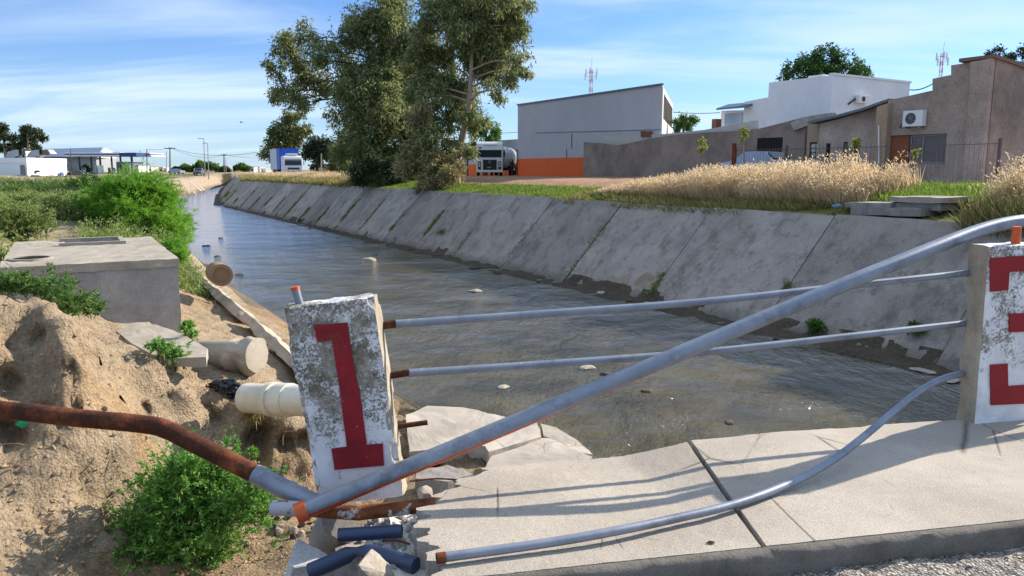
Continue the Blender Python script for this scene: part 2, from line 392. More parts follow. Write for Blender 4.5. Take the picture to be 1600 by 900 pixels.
def M_lining(name):
    t = NT(name)
    a = t.ramp(t.noise(0.55, 7, 0.62), [(0.3, lin(146, 136, 127)), (0.7, lin(184, 171, 160))])
    g = t.ramp(t.noise(22, 5, 0.75), [(0.3, 0.70), (0.65, 1.06)])
    st = t.ramp(t.noise(1.6, 7, 0.7, t.mapping((1, 1, .25))), [(0.5, 0.0), (0.70, 0.65)])
    c = t.mix(st, t.mix(1.0, a, g, 'MULTIPLY'), lin(86, 80, 74))
    oi = t.n.new('ShaderNodeObjectInfo'); c = t.mix(1.0, c, t.ramp(oi.outputs['Random'], [(0, .78), (1, 1.12)]), 'MULTIPLY')
    pm_ = t.ramp(t.noise(2.6, 9, .75), [(.56, 0.0), (.62, .5)]); c = t.mix(pm_, c, lin(96, 90, 86))
    z = t.xyz(t.geo.outputs['Position'])[2]
    wet = t.ramp(t.math('ADD', t.math('MULTIPLY', t.math('ADD', z, 3.0), 1.2), t.math('MULTIPLY', t.noise(2.5, 5, 0.7), 0.6)), [(0.42, 1.0), (0.75, 0.0)])
    c = t.mix(t.math('MULTIPLY', wet, 0.55), c, lin(80, 78, 68))
    return t.fin(c, 0.92, t.bump(t.math('ADD', t.noise(30, 5, 0.7), t.noise(3, 5, 0.6)), 0.5, 0.02), 0, 0.15)
CONC = M_concrete('weathered_concrete', lin(150, 142, 130), lin(184, 174, 160))
CONC_OLD = M_concrete('old_grey_concrete', lin(128, 124, 118), lin(165, 158, 150), amt=0.5)
CONC_WHITE = M_concrete('fresh_broken_concrete', lin(206, 202, 196), lin(232, 229, 223), amt=.15, bump=0.8, bd=0.02)
WALK = M_sidewalk(); GROUND = M_ground(); WATER = M_water(); LINING = M_lining('canal_lining_concrete')
RAIL = M_rail('grey_blue_pipe_paint'); RAIL_OR = M_rail('grey_pipe_paint_over_orange_primer', True); RUST = M_rust()
ORANGE = flat('orange_primer', lin(205, 92, 48), 0.6, 0.1)

# ------------------------------------------------------------------ terrain
RIGHT_S = np.array([-80, 104, 139, 195, 226, 240]); RIGHT_N = np.array([17, 17, 22.7, 33, 40, 46])
LEFT_S = np.array([-80, 42, 80, 110, 130, 137, 147, 179, 215, 240]); LEFT_N = np.array([5.4, 5.4, 6.5, 9.0, 11.0, 13.0, 20.0, 27.3, 36, 42])
def xyz_np(p): return [p.x, p.y, p.z]
TOP = np.array([xyz_np(at_z(u, v, z)) for u, v, z in [(-420, 430, .5), (-180, 450, .28), (-60, 462, .14), (20, 466, .03), (62, 472, -.03), (105, 494, -.15), (140, 512, -.45), (180, 528, -.75), (232, 550, -1.0), (300, 590, -1.5), (345, 612, -1.75), (385, 640, -1.95), (418, 655, -2.05), (470, 655, -2.1), (540, 655, -2.4), (600, 640, -2.8)]])
BOT = np.array([xyz_np(at_z(u, v, z)) for u, v, z in [(-420, 960, -2.1), (-180, 960, -2.25), (-60, 960, -2.35), (20, 955, -2.45), (100, 938, -2.55), (160, 905, -2.62), (225, 855, -2.68), (300, 795, -2.72), (365, 748, -2.75), (408, 730, -2.78), (450, 735, -2.75), (520, 745, -2.85), (600, 720, -2.95)]])
def dense(A):
    P_ = smooth_path([tuple(a) for a in A], 4); return np.array([[p.x, p.y, p.z] for p in P_])
TOP, BOT = dense(TOP), dense(BOT)
def inside(px, py, poly):
    r = np.zeros(px.shape, bool)
    for (x0, y0), (x1, y1) in zip(poly, np.roll(poly, -1, 0)):
        if y0 == y1: continue
        r ^= ((y0 > py) != (y1 > py)) & (px < (x1 - x0) * (py - y0) / (y1 - y0) + x0)
    return r
def poly_dist(px, py, poly):
    """distance to a polyline, its z there, and the side (positive to the polyline's right: towards the camera)"""
    best = np.full(px.shape, 1e9); zz = np.zeros(px.shape); side = np.zeros(px.shape)
    for a, b in zip(poly[:-1], poly[1:]):
        d = b[:2] - a[:2]; L = d @ d + 1e-9
        t = np.clip(((px - a[0]) * d[0] + (py - a[1]) * d[1]) / L, 0, 1)
        qx, qy = a[0] + d[0] * t - px, a[1] + d[1] * t - py
        r = np.hypot(qx, qy); m = r < best
        best = np.where(m, r, best); zz = np.where(m, a[2] + (b[2] - a[2]) * t, zz)
        side = np.where(m, np.sign(d[1] * (px - a[0]) - d[0] * (py - a[1])), side)
    ring = np.concatenate([poly[:, :2], [[30, poly[-1, 1]], [30, -90], [-90, -90], [-90, poly[0, 1]]]])
    return best, zz, np.where(inside(px, py, ring), 1.0, -1.0)
def land_left(s, n, dl):
    """height of the left land at distance dl back from the left water's edge"""
    z = np.interp(dl, [0, .25, 7.0, 9, 30, 200], [-3.05, -2.8, -.35, -.2, -.1, 0.0])
    z2 = np.interp(dl, [0, .3, 2.6, 4, 30, 200], [-3.05, -2.9, -.5, -.15, -.1, 0.0])
    k = np.clip((s - 24) / 8, 0, 1); return z * (1 - k) + z2 * k
def ground_z(s, n):
    s, n = np.asarray(s, float), np.asarray(n, float)
    x, y = -0.5 * s + 0.8660254 * n, 0.8660254 * s + 0.5 * n
    nr, nl = np.interp(s, RIGHT_S, RIGHT_N), np.interp(s, LEFT_S, LEFT_N)
    dr, dl = n - nr, nl - n
    f = np.clip(1 - (s - 40) / 140, 0.45, 1)
    zr = np.interp(dr, [-1.1, -.8, 0, 2.9, 3.1, 5.0, 7.6, 19, 30, 500], [-3.5, -2.98, -2.95, .04, .08, .42, .85, .97, 1.05, 1.05])
    zr = np.where(zr > 0, zr * f, zr)
    zl = land_left(s, n, dl)
    z = np.where(dr > -1.1, zr, np.where(dl > 0, zl, -3.5))
    # the canal ends under the road far off
    end = np.clip((s - 222) / 5, 0, 1); z = z * (1 - end) + np.where(end > 0, 0.2, 0) * end
    far = fbm(x * .05, y * .05, 0, 4, 3) * .35 * np.clip((np.hypot(x, y) - 90) / 200, 0, 1)
    z = z + np.where((dr > 8) | (dl > 5), far, 0)
    # spoil heaps on the left bank
    for mx, my, h, r in ((-36, 50, .85, 3.2), (-32.5, 51, .45, 2), (-41, 47, 1.2, 5), (-60, 92, .9, 4), (-54, 95, .6, 3)):
        z = z + np.where(dl > 3, h * np.exp(-((x - mx) ** 2 + (y - my) ** 2) / r ** 2), 0)
    z = z + np.where(dl > .4, .10 * fbm(x * .8, y * .8, 0, 4, 5) + .03 * fbm(x * 5, y * 5, 0, 3, 8), 0) * np.clip(dl - .4, 0, 1)
    z = z + np.where(dr > 3.2, .03 * fbm(x * .9, y * .9, 0, 4, 6), 0)
    z = z + np.where((dr > -1.05) & (dr < .3), .05 * fbm(x * 1.7, y * 1.7, 0, 3, 9), 0)
    # foreground washout: cliff between TOP and BOT
    near = (y < 26) & (n < 9.0) & (s > -70)
    dT, zT, sT = poly_dist(x, y, TOP); dB, zB, sB = poly_dist(x, y, BOT)
    blend = np.exp(-(dT / 1.6) ** 2)
    behind = z * (1 - blend) + zT * blend
    fr = dT / (dT + dB + 1e-6)
    prof = np.interp(fr, [0, .08, .3, .6, .85, 1], [0, .11, .43, .74, .94, 1])
    face = zT + (zB - zT) * prof
    floor = zB + .10 * fbm(x * 1.4, y * 1.4, 0, 4, 12) * np.clip(dB, 0, 1) - .05 * np.clip(dB - 1.5, 0, 2)
    w = np.where(sT < 0, behind, np.where(sB < 0, face, floor))
    w = np.where((dl < 0) & (sT > 0), np.minimum(w, -2.9 - .5 * np.clip(-dl, 0, 1)), w)
    w = np.where((dl < 0) & (sT <= 0), z, w)
    w = np.where((s < 2) & (n > -3.5) & (sT > 0), np.minimum(w, -2.9), w)
    z = np.where(near, w, z)
    z = np.where((s < 3.5) & (n > 8.9) & (n < 17) , np.minimum(z, -3.4), z)
    mask = np.where(near, np.exp(-(np.minimum(dT, dB) / 1.2) ** 2) * (dl > .2), 0) + np.where(near & (sT > 0) & (sB < 0), .6, 0)
    return z, np.clip(mask, 0, 1)
def gz(p): return float(ground_z(np.array([s_of(p)]), np.array([n_of(p)]))[0][0])
def seg(a, b, st): return list(np.arange(a, b, st))
def geo(a, b, k): return list(np.sign(b) * (abs(a) * (abs(b) / abs(a)) ** (np.arange(1, k + 1) / k)))
ns = np.array(geo(-60, -900, 26)[::-1] + seg(-60, -9, 1) + seg(-9, 6, .05) + seg(6, 15.6, .6) + seg(15.6, 17.3, .12) + seg(17.3, 20, .35) + seg(20, 42, .5) + [42] + geo(42, 900, 30))
ss = np.array(seg(-60, 3, 3) + seg(3, 20, .055) + seg(20, 30, .16) + seg(30, 60, .3) + seg(60, 130, .8) + seg(130, 240, 1.2) + [240] + geo(240, 1500, 30))
S, Nn = np.meshgrid(ss, ns, indexing='ij')
Z, MASK = ground_z(S, Nn)
def blur(A, k):
    for _ in range(k):
        A = A.copy(); A[1:-1] = (A[:-2] + 2 * A[1:-1] + A[2:]) / 4; A[:, 1:-1] = (A[:, :-2] + 2 * A[:, 1:-1] + A[:, 2:]) / 4
    return A
_i0, _i1 = np.searchsorted(ss, 3.2), np.searchsorted(ss, 19.8); _j0, _j1 = np.searchsorted(ns, -8.9), np.searchsorted(ns, 5.0)
_b = blur(Z[_i0:_i1, _j0:_j1], 14); _m = np.clip(MASK[_i0:_i1, _j0:_j1] * 3, 0, 1); Z[_i0:_i1, _j0:_j1] = Z[_i0:_i1, _j0:_j1] * (1 - _m) + _b * _m
MASK[_i0:_i1, _j0:_j1] = blur(MASK[_i0:_i1, _j0:_j1], 8)
XX, YY = -0.5 * S + 0.8660254 * Nn, 0.8660254 * S + 0.5 * Nn
P = np.stack([XX, YY, Z], -1)
du = np.gradient(P, axis=0); dv = np.gradient(P, axis=1); NN = np.cross(dv, du); NN /= np.linalg.norm(NN, axis=-1, keepdims=True) + 1e-9
NN *= np.sign(NN[..., 2:3] + 1e-9)
sub = MASK > .01
q = P[sub]; tf = fbm(q[:, 0] * 1.7, q[:, 1] * 1.7, q[:, 2] * 1.5, 4, 29) * 3.2; tr_ = (np.floor(tf) + np.clip((tf - np.floor(tf)) / .22, 0, 1)) / 3.2
rough_ = .055 * tr_ + .06 * fbm(q[:, 0] * 1.5, q[:, 1] * 1.5, q[:, 2] * 1.1, 3, 21) - .02 * np.abs(fbm(q[:, 0] * 9, q[:, 1] * 9, q[:, 2] * 6, 3, 24)) - .075 * np.abs(fbm(q[:, 0] * 3.6, q[:, 1] * 3.6, q[:, 2] * 2.2, 4, 22)) + .035 * fbm(q[:, 0] * 12, q[:, 1] * 12, q[:, 2] * 9, 3, 23)
gul = -.07 * np.clip(fbm(q[:, 0] * 3.2 + .3 * fbm(q[:, 0] * 2, q[:, 1] * 2, q[:, 2] * 2, 2, 28), q[:, 1] * 1.0, q[:, 2] * .6, 3, 27), 0, 1)
pit = vn(q[:, 0] * 5.5, q[:, 1] * 5.5, q[:, 2] * 5.5, 25); pit = -.16 * np.clip(pit - .45, 0, 1) ** .7
P[sub] = q + NN[sub] * ((rough_ + pit + gul) * MASK[sub])[:, None]
def carve(u, v, z, r, depth):      # a burrow washed into the cliff
    global P
    c = np.array(xyz_np(at_z(u, v, z))); d2 = ((P - c) ** 2).sum(-1); m = d2 < (3 * r) ** 2
    back = np.array([-.45, .87, -.12])
    P[m] += back * (depth * np.exp(-d2[m] / r ** 2))[:, None]
def hit(u, v):
    """nearest terrain vertex seen at a pixel of the photograph"""
    d = np.array(xyz_np(ray(u, v))); r = P - np.array([0, 0, EYE]); t = r @ d / (d @ d)
    e = np.linalg.norm(r - t[..., None] * d, axis=-1) / np.maximum(t, .1)
    e = np.where((t > 3) & (S > 2), e, 9); ok = e < e.min() + .004
    tt = np.where(ok, t, 1e9); i = np.unravel_index(tt.argmin(), tt.shape); return P[i].copy()
BURROWS = [(22, 600, .16, .35), (14, 685, .22, .5), (70, 640, .1, .2), (235, 640, .1, .25), (110, 575, .08, .2), (345, 660, .12, .3), (408, 688, .20, .55), (450, 700, .17, .5), (474, 690, .14, .4), (330, 640, .09, .2), (130, 640, .07, .15), (160, 560, .08, .2), (275, 620, .07, .15), (300, 690, .09, .2), (60, 520, .1, .2), (185, 620, .07, .15)]
for u, v, r, dp in BURROWS:
    c = hit(u, v); d2 = ((P - c) ** 2).sum(-1); m = d2 < (3 * r) ** 2
    P[m] += np.array([-.4, .85, -.1]) * (dp * np.exp(-(d2[m] / r ** 2) ** 1.5))[:, None]
# soil kinds
nr_, nl_ = np.interp(S, RIGHT_S, RIGHT_N), np.interp(S, LEFT_S, LEFT_N); dr_, dl_ = Nn - nr_, nl_ - Nn
sand = np.array(lin(164, 146, 122)); pale = np.array(lin(166, 150, 128)); green = np.array(lin(88, 96, 48)); drygrass = np.array(lin(160, 132, 84))
mud = np.array(lin(78, 70, 58)); path = np.array(lin(178, 142, 116)); conc = np.array(lin(140, 134, 126)); ochre = np.array(lin(164, 136, 104))
col = np.broadcast_to(pale, P.shape).copy()
nz1 = fbm(XX * .25, YY * .25, 0, 4, 31); nz2 = fbm(XX * 1.1, YY * 1.1, P[..., 2], 4, 32)
def put(m, c):
    global col
    m = np.clip(m, 0, 1)[..., None]; col = col * (1 - m) + c * m
put((dl_ > 4) * np.clip(.5 + nz1 * 1.2, 0, 1) * .8 * (S > 18), green)
put((dr_ > 3) * (dr_ < 6.0), np.array(lin(112, 112, 60)))
put((dr_ > 5.6) * (dr_ < 19.6), path)
put((dr_ > 19.5), np.array(lin(150, 132, 112)))
put((dr_ > 3) * (S > 62) * .7, drygrass)
put(((dr_ < .3) & (dr_ > -2)) * .9, mud)
put(((dr_ <= -1) & (dl_ < .15)) * 1.0, mud)
put(((dl_ > -.2) & (dl_ < .8)) * .6, mud)
near_ = (YY < 26) & (dl_ > .3) & (S < 24)
put(near_ * 1.0, sand); put(near_ * np.clip(nz2 * .9, 0, .7), ochre); put(near_ * np.clip(-nz2 * .8, 0, .5), pale)
put(near_ * (P[..., 2] < -2.55) * .5, np.array(lin(150, 122, 92)))
ni, nj = S.shape; idx = np.arange(ni * nj).reshape(ni, nj)
quads = np.stack([idx[:-1, :-1], idx[:-1, 1:], idx[1:, 1:], idx[1:, :-1]], -1).reshape(-1)
ground = raw('ground', P.reshape(-1, 3), quads, np.full(len(quads) // 4, 4), GROUND, smooth=True); tag(ground, kind='structure')
ca = ground.data.color_attributes.new('soil', 'FLOAT_COLOR', 'POINT')
ca.data.foreach_set('color', np.concatenate([col.reshape(-1, 3), np.ones((ni * nj, 1))], 1).astype(np.float32).ravel())
if sum(p.normal.z for p in list(ground.data.polygons)[:200]) < 0: ground.data.flip_normals()

wm = MB()
wm.add([sn(-40, 3.5, -3), sn(-40, 18.5, -3), sn(240, 60, -3), sn(240, 18, -3), sn(60, 3.5, -3), sn(110, 18.5, -3)], [(0, 1, 5, 4), (4, 5, 2, 3)])
wo_ = tag(wm.build('water', WATER), kind='structure')
if wo_.data.polygons[0].normal.z < 0: wo_.data.flip_normals()
from mathutils.bvhtree import BVHTree
def make_bvh():
    return BVHTree.FromPolygons([tuple(p) for p in P.reshape(-1, 3)], [tuple(f) for f in quads.reshape(-1, 4)])
BVH = make_bvh()
def cast(u, v):
    """the ground point seen at a pixel"""
    h = BVH.ray_cast(CAM, ray(u, v).normalized()); return h[0] if h[0] else at_z(u, v, 0)
def drop(x, y, z0=30):
    h = BVH.ray_cast(Vector((x, y, z0)), Vector((0, 0, -1))); return h[0].z if h[0] else 0.0

# ------------------------------------------------------------------ canal lining: right bank of sloping slabs
lining = thing('canal_lining', 'long sloping grey concrete bank of slab panels on the shaded side of the canal', 'canal wall', sn(20, 17, -3))
rng = random.Random(4)
def edge_pt(Sarr, Narr, s): return float(np.interp(s, Sarr, Narr))
k = -6
joints = []
while True:
    s0 = 20.2 + 5.1 * k; s1 = s0 + 5.1; k += 1
    if s0 > 205: break
    if s1 > 104: 
        pass
    f = max(.45, min(1, 1 - (s0 - 40) / 140))
    g = .03 if s0 < 60 else .05
    n0, n1 = edge_pt(RIGHT_S, RIGHT_N, s0), edge_pt(RIGHT_S, RIGHT_N, s1)
    top = .115 * f + rng.uniform(-.03, .03); t0 = rng.uniform(-.04, .04)
    a = [sn(s0 + g, n0 - .12, -3.12), sn(s1 - g, n1 - .12, -3.12), sn(s1 - g, n1 + 2.93, top), sn(s0 + g, n0 + 2.93, top + t0 * .4)]
    nrm = (a[1] - a[0]).cross(a[3] - a[0]).normalized()
    if nrm.dot(NX) > 0: nrm = -nrm
    a = [p + nrm * (.05 + t0 * .5) for p in a]
    m = MB(); m.prism(a, -nrm * .17); o = m.build('slab_panel', LINING, lining)
    if s0 < 80: roughen(o, 4, .022, 1.1, k)
    joints.append((s1, n1, top))
far_lining = thing('canal_lining', 'sunlit concrete slab bank at the far bend of the canal', 'canal wall', sn(140, 14, -3))
for i in range(7):
    t0, t1 = i / 7, (i + 1) / 7
    def q_(t, up):
        p, r = sn(134, 11.6), sn(149, 20.6); d = p.lerp(r, t); back = Vector((-(r - p).y, (r - p).x, 0)).normalized()
        return d + back * (2.9 * up) + Vector((0, 0, -3.05 + 2.75 * up))
    a = [q_(t0 + .008, 0), q_(t1 - .008, 0), q_(t1 - .008, 1), q_(t0 + .008, 1)]
    nrm = (a[1] - a[0]).cross(a[3] - a[0]).normalized(); nrm = nrm if nrm.z > 0 else -nrm
    MB().prism([p + nrm * (.06 + .03 * (i % 2)) for p in a], -nrm * .2).build('slab_panel', LINING, far_lining)
for (sa, na, sb, nb) in ((160, 22.6, 164, 23.6), (166, 24, 170, 25)):
    p, r = sn(sa, na), sn(sb, nb); back = Vector((-(r - p).y, (r - p).x, 0)).normalized()
    a = [p + Vector((0, 0, -3)), r + Vector((0, 0, -3)), r + back * 2.4 + Vector((0, 0, -.7)), p + back * 2.4 + Vector((0, 0, -.7))]
    nrm = (a[1] - a[0]).cross(a[3] - a[0]).normalized(); nrm = nrm if nrm.z > 0 else -nrm
    MB().prism([x + nrm * .25 for x in a], -nrm * .2).build('slab_panel', LINING, far_lining)

# ------------------------------------------------------------------ bridge sidewalk, kerb, road
BX, BQ = Vector((.98058, .19612, 0)), Vector((-.19612, .98058, 0))
def pq(p, q, z=0.0): return BX * p + BQ * q + Vector((0, 0, z))
def P_of(v): return v.dot(BX)
def Q_of(v): return v.dot(BQ)
edge_px = [(765, 735, -.09), (722, 760, -.10), (690, 785, -.10), (664, 806, -.09), (657, 830, -.07), (668, 855, -.05), (676, 874, -.03), (690, 900, -.01), (700, 925, 0)]
edge = sorted([(Q_of(at_z(*e)), P_of(at_z(*e))) for e in edge_px])
Q0 = 2.636; QF = 3.86
def left_edge(q): return float(np.interp(q, [e[0] for e in edge], [e[1] for e in edge]))
jp0, jp1 = at_z(1078, 706, -.07), at_z(1192, 852, 0)
def joint_p(q): return float(np.interp(q, [Q_of(jp1), Q_of(jp0)], [P_of(jp1), P_of(jp0)]))
def slab(name, lo, hi, sagf, nq, npn, seed):
    top = []; 
    for i in range(nq + 1):
        q = Q0 + .004 + (QF - Q0) * i / nq
        for j in range(npn + 1):
            a, b = lo(q), hi(q); p = a + (b - a) * j / npn
            top.append((p, q))
    A = np.array(top); V = []
    nz = .0012 * fbm(A[:, 0] * 5, A[:, 1] * 5, 0, 3, seed) + .0012 * fbm(A[:, 0] * 40, A[:, 1] * 40, 0, 2, seed + 5)
    far = np.clip((A[:, 1] - (QF - .05)) / .05, 0, 1)
    W = A.copy(); W[:, 1] += far * .009 * fbm(A[:, 0] * 5, A[:, 0] * 0 + 2, 0, 4, seed)
    for (p, q), d in zip(W, nz): V.append(pq(p, q, sagf(p, q) + d))
    m = MB(); w = npn + 1; fs = [(i * w + j, i * w + j + 1, (i + 1) * w + j + 1, (i + 1) * w + j) for i in range(nq) for j in range(npn)]
    m.add(V, fs)
    border = [j for j in range(w)] + [i * w + npn for i in range(1, nq + 1)] + [nq * w + j for j in range(npn - 1, -1, -1)] + [i * w for i in range(nq - 1, 0, -1)]
    low = []
    for kk, b in enumerate(border):
        v = Vector(V[b]); low.append(v + Vector((0, 0, -.22)))
    base = len(m.v); m.v += [tuple(v) for v in low]
    nb = len(border)
    for i in range(nb): m.f.append((border[i], border[(i + 1) % nb], base + (i + 1) % nb, base + i))
    m.f.append(tuple(range(base, base + nb)))
    return tag(m.build(name, WALK, smooth=True, angle=40), kind='structure')
slab('sidewalk', lambda q: left_edge(q) + .035 * math.sin(q * 37) + .02 * math.sin(q * 91), lambda q: joint_p(q) - .012, lambda p, q: -.075 * max(0, min(1, (1.9 - p) / .5 )) * ((q - Q0) / (QF - Q0)) - .03 * max(0, (.4 - p)) * (q - Q0), 50, 90, 3)
slab('sidewalk', lambda q: joint_p(q) + .012, lambda q: 7.0, lambda p, q: -.02 * max(0, min(1, (2.3 - p))) * (q - Q0), 50, 150, 11)
# kerb: rounded nose, weathered face
km = MB(); prof = [(.0, -.002), (-.018, -.004), (-.034, -.016), (-.042, -.035), (-.045, -.11), (.0, -.11)]
px = np.linspace(-.35, 7, 260)
for p in px:
    for j, (a, b) in enumerate(prof):
        e = .008 * float(vn(p * 7, j * 1.3, 0, 4)) + .010 * float(vn(p * 21, j * 2.3, 0, 5))
        km.v.append(tuple(pq(p, Q0 + a - (e if 0 < j < 5 else 0), b)))
L_ = len(prof)
km.f = [(i * L_ + j, i * L_ + j + 1, (i + 1) * L_ + j + 1, (i + 1) * L_ + j) for i in range(len(px) - 1) for j in range(L_ - 1)]
tag(km.build('kerb', M_concrete('kerb_concrete', lin(104, 98, 90), lin(140, 132, 122), amt=.5, scale=2, bump=.9, bd=.015), smooth=True, angle=60), kind='structure')
def M_road():
    t = NT('worn_road_chippings')
    v = t.voro(75, out='Color'); r = t.xyz(v)[0]
    c = t.ramp(r, [(0.0, lin(92, 86, 80)), (0.4, lin(150, 142, 134)), (1.0, lin(206, 198, 188))])
    c = t.mix(1.0, c, t.ramp(t.noise(3, 5, .6), [(.3, .7), (.7, 1.05)]), 'MULTIPLY')
    h = t.math('ADD', t.math('MULTIPLY', t.voro(75), -1.0), t.noise(20, 5, .7))
    return t.fin(c, .95, t.bump(h, 1.0, .02), 0, .2)
gx, gy = np.meshgrid(np.concatenate([np.linspace(-2, .2, 12), np.linspace(.25, 3.6, 330), np.linspace(3.7, 16, 24)]), np.concatenate([np.linspace(-6, 1.7, 14), np.linspace(1.75, 2.633, 90)]), indexing='ij')
rz = -.093 + .010 * fbm(gx * 9, gy * 9, 0, 3, 41) + .007 * np.abs(fbm(gx * 38, gy * 38, 0, 2, 42)) - .012 * np.clip((gy - 2.48) / .15, 0, 1)
RV = np.stack([gx * BX.x + gy * BQ.x, gx * BX.y + gy * BQ.y, rz], -1); ri = np.arange(gx.size).reshape(gx.shape)
rq = np.stack([ri[:-1, :-1], ri[1:, :-1], ri[1:, 1:], ri[:-1, 1:]], -1).reshape(-1)
road = tag(raw('road', RV.reshape(-1, 3), rq, np.full(len(rq) // 4, 4), M_road(), smooth=True), kind='structure')
# deck edge beams carrying the bridge
dk = MB(); dk.obox(pq(.1, -6, -.45), BX * 16, BQ * 9.6, (0, 0, .22)); tag(dk.build('bridge_deck', CONC_OLD), 'concrete bridge deck under the road and sidewalk', 'bridge')
# ------------------------------------------------------------------ foreground things
rng = random.Random(7)
def hull(n, sx, sy, sz, seed, sharp=True):
    r = random.Random(seed); bm = bmesh.new()
    for _ in range(n):
        v = Vector((r.uniform(-1, 1), r.uniform(-1, 1), r.uniform(-1, 1)))
        if sharp: v = Vector([max(-.72, min(.72, c)) / .72 for c in v])
        else: v = v.normalized()
        bm.verts.new((v.x * sx, v.y * sy, v.z * sz))
    res = bmesh.ops.convex_hull(bm, input=bm.verts)
    bmesh.ops.delete(bm, geom=[v for v in bm.verts if not v.link_faces], context='VERTS')
    bmesh.ops.bevel(bm, geom=[e for e in bm.edges if e.calc_face_angle(0) > R(25)], offset=min(sx, sy, sz) * .08, segments=1, affect='EDGES', clamp_overlap=True)
    me = bpy.data.meshes.new('chunk'); bm.to_mesh(me); bm.free(); return me
def lump(name, me, mat, loc, rot=(0, 0, 0), sc=1.0, label=None, cat=None, group=None, rough_=None):
    o = bpy.data.objects.new(name, me.copy() if rough_ else me); C.objects.link(o)
    if not o.data.materials: o.data.materials.append(mat)
    o.location = loc; o.rotation_euler = rot; o.scale = (sc, sc, sc) if isinstance(sc, (int, float)) else sc
    if rough_: roughen(o, 2, rough_[0], rough_[1], int(loc[0] * 100) % 97)
    return tag(o, label, cat, group)

# ---- the toppled "1" post
POST_SIDE = M_concrete('bare_post_concrete', lin(150, 140, 122), lin(196, 184, 164), stain=(.12, .10, .07), amt=.5, scale=2.5, bump=.8, bd=.012)
def post(base, w_dir, up, width, thick, height, mat, label, seed, chip):
    root = thing('railing_post', label, 'concrete post', base)
    d = up.cross(w_dir).normalized()          # front normal is -d when d points away from the camera
    if d.y < 0: d = -d
    m = MB(); o = Vector((0, 0, 0))
    nx, ny, nzz = 26, 10, 50
    me = bpy.data.meshes.new('shaft'); bm = bmesh.new(); bmesh.ops.create_cube(bm, size=1)
    for _ in range(5): bmesh.ops.subdivide_edges(bm, edges=bm.edges[:], cuts=1, use_grid_fill=True)
    co = np.array([v.co[:] for v in bm.verts]); 
    X, Y_, Zc = co[:, 0] * width, co[:, 1] * thick, (co[:, 2] + .5) * height
    nd = fbm(X * 14 + seed, Y_ * 14, Zc * 14, 4, seed) * .0025
    corner = np.clip(1 - np.abs(np.abs(co[:, 0]) - .5) * width / .03, 0, 1) * np.clip(1 - np.abs(np.abs(co[:, 1]) - .5) * thick / .03, 0, 1)
    bite = corner * np.clip(fbm(X * 0 + 3, Y_ * 0 + np.sign(co[:, 0]), Zc * 9, 4, seed + 3) + .35, 0, 1) * chip
    topc = np.clip(1 - (height - Zc) / .03, 0, 1) * np.clip(fbm(X * 12, Y_ * 12, 0, 3, seed + 8) + .1, 0, 1) * .006
    sx_, sy_ = np.sign(co[:, 0]), np.sign(co[:, 1])
    for v, x, y, z, n_, b, tcp, a1, a2 in zip(bm.verts, X, Y_, Zc, nd, bite, topc, sx_, sy_):
        v.co = (x + a1 * n_ - a1 * b, y + a2 * n_ - a2 * b * .8, z + n_ - tcp)
    bm.to_mesh(me); bm.free(); me.polygons.foreach_set('use_smooth', np.ones(len(me.polygons), bool)); me.set_sharp_from_angle(angle=R(45))
    me.materials.append(mat); me.materials.append(POST_SIDE)
    for f_ in me.polygons:
        if abs(f_.normal.x) > .6: f_.material_index = 1
    sh = bpy.data.objects.new('shaft', me); C.objects.link(sh); sh.parent = root
    rotm = Matrix((w_dir, d, up)).transposed()
    root.rotation_euler = rotm.to_euler()
    root['w'] = 0; del root['w']
    return root, rotm, d
def local(root, rotm, p): return rotm.transposed() @ (Vector(p) - root.location)
def face_poly(name, root, rotm, d, thick, px, mat):
    """a painted shape on the post's front face, given by its outline in the photograph"""
    fp = root.location - d * (thick / 2 + .006)
    L = [local(root, rotm, at_plane(u, v, fp, d)) for u, v in px]
    bm = bmesh.new(); vs = [bm.verts.new((p.x, -thick / 2 - .0095, p.z)) for p in L]
    f = bm.faces.new(vs); f.normal_update()
    if f.normal.y > 0: f.normal_flip()
    bmesh.ops.triangulate(bm, faces=bm.faces[:])
    ex = bmesh.ops.extrude_face_region(bm, geom=bm.faces[:]); 
    for v in [g for g in ex['geom'] if isinstance(g, bmesh.types.BMVert)]: v.co.y += .006
    bmesh.ops.recalc_face_normals(bm, faces=bm.faces)
    me = bpy.data.meshes.new(name); bm.to_mesh(me); bm.free(); me.materials.append(mat)
    o = bpy.data.objects.new(name, me); C.objects.link(o); o.parent = root; return o
RED = M_redpaint()
yaw = R(-1.0); lean = R(6.8)
wd = Vector((math.cos(yaw), math.sin(yaw), 0)); dd = Vector((-math.sin(yaw), math.cos(yaw), 0))
rot = Matrix.Rotation(-lean, 3, dd)
w1, up1 = rot @ wd, rot @ Vector((0, 0, 1)); up1 = (up1 + Vector((0, -.03, 0))).normalized(); w1 = (w1 - up1 * w1.dot(up1)).normalized()
bl = at_y(493, 786, 3.52); br = at_y(633, 778, 3.52)
W1 = .425
p1, rm1, d1 = post((bl + br) / 2 + dd * .07, w1, up1, W1, .135, .985, M_post('peeling_white_paint_on_post', .3, 1.0, .50), 'leaning concrete post painted with a red 1 at the broken end of the railing', 2, .03)
face_poly('painted_numeral', p1, rm1, d1, .135, [(490, 508), (543, 504), (551, 560), (564, 624), (573, 695), (598, 693), (600, 727), (523, 734), (518, 701), (542, 698), (530, 602), (519, 532), (496, 534)], RED)
def part_tube(root, rotm, pts, rad, name, mat, sides=12):
    m = MB(); m.tube([local(root, rotm, p) for p in pts], rad, sides); return m.build(name, mat) if False else _par(m.build(name, mat, smooth=True), root)
def _par(o, root): o.parent = root; return o
zt = .985
st = MB(); st.tube([(-.155, .02, .96), (-.165, .02, 1.05)], .019, 14); _par(st.build('handrail_stub', RAIL, smooth=True), p1)
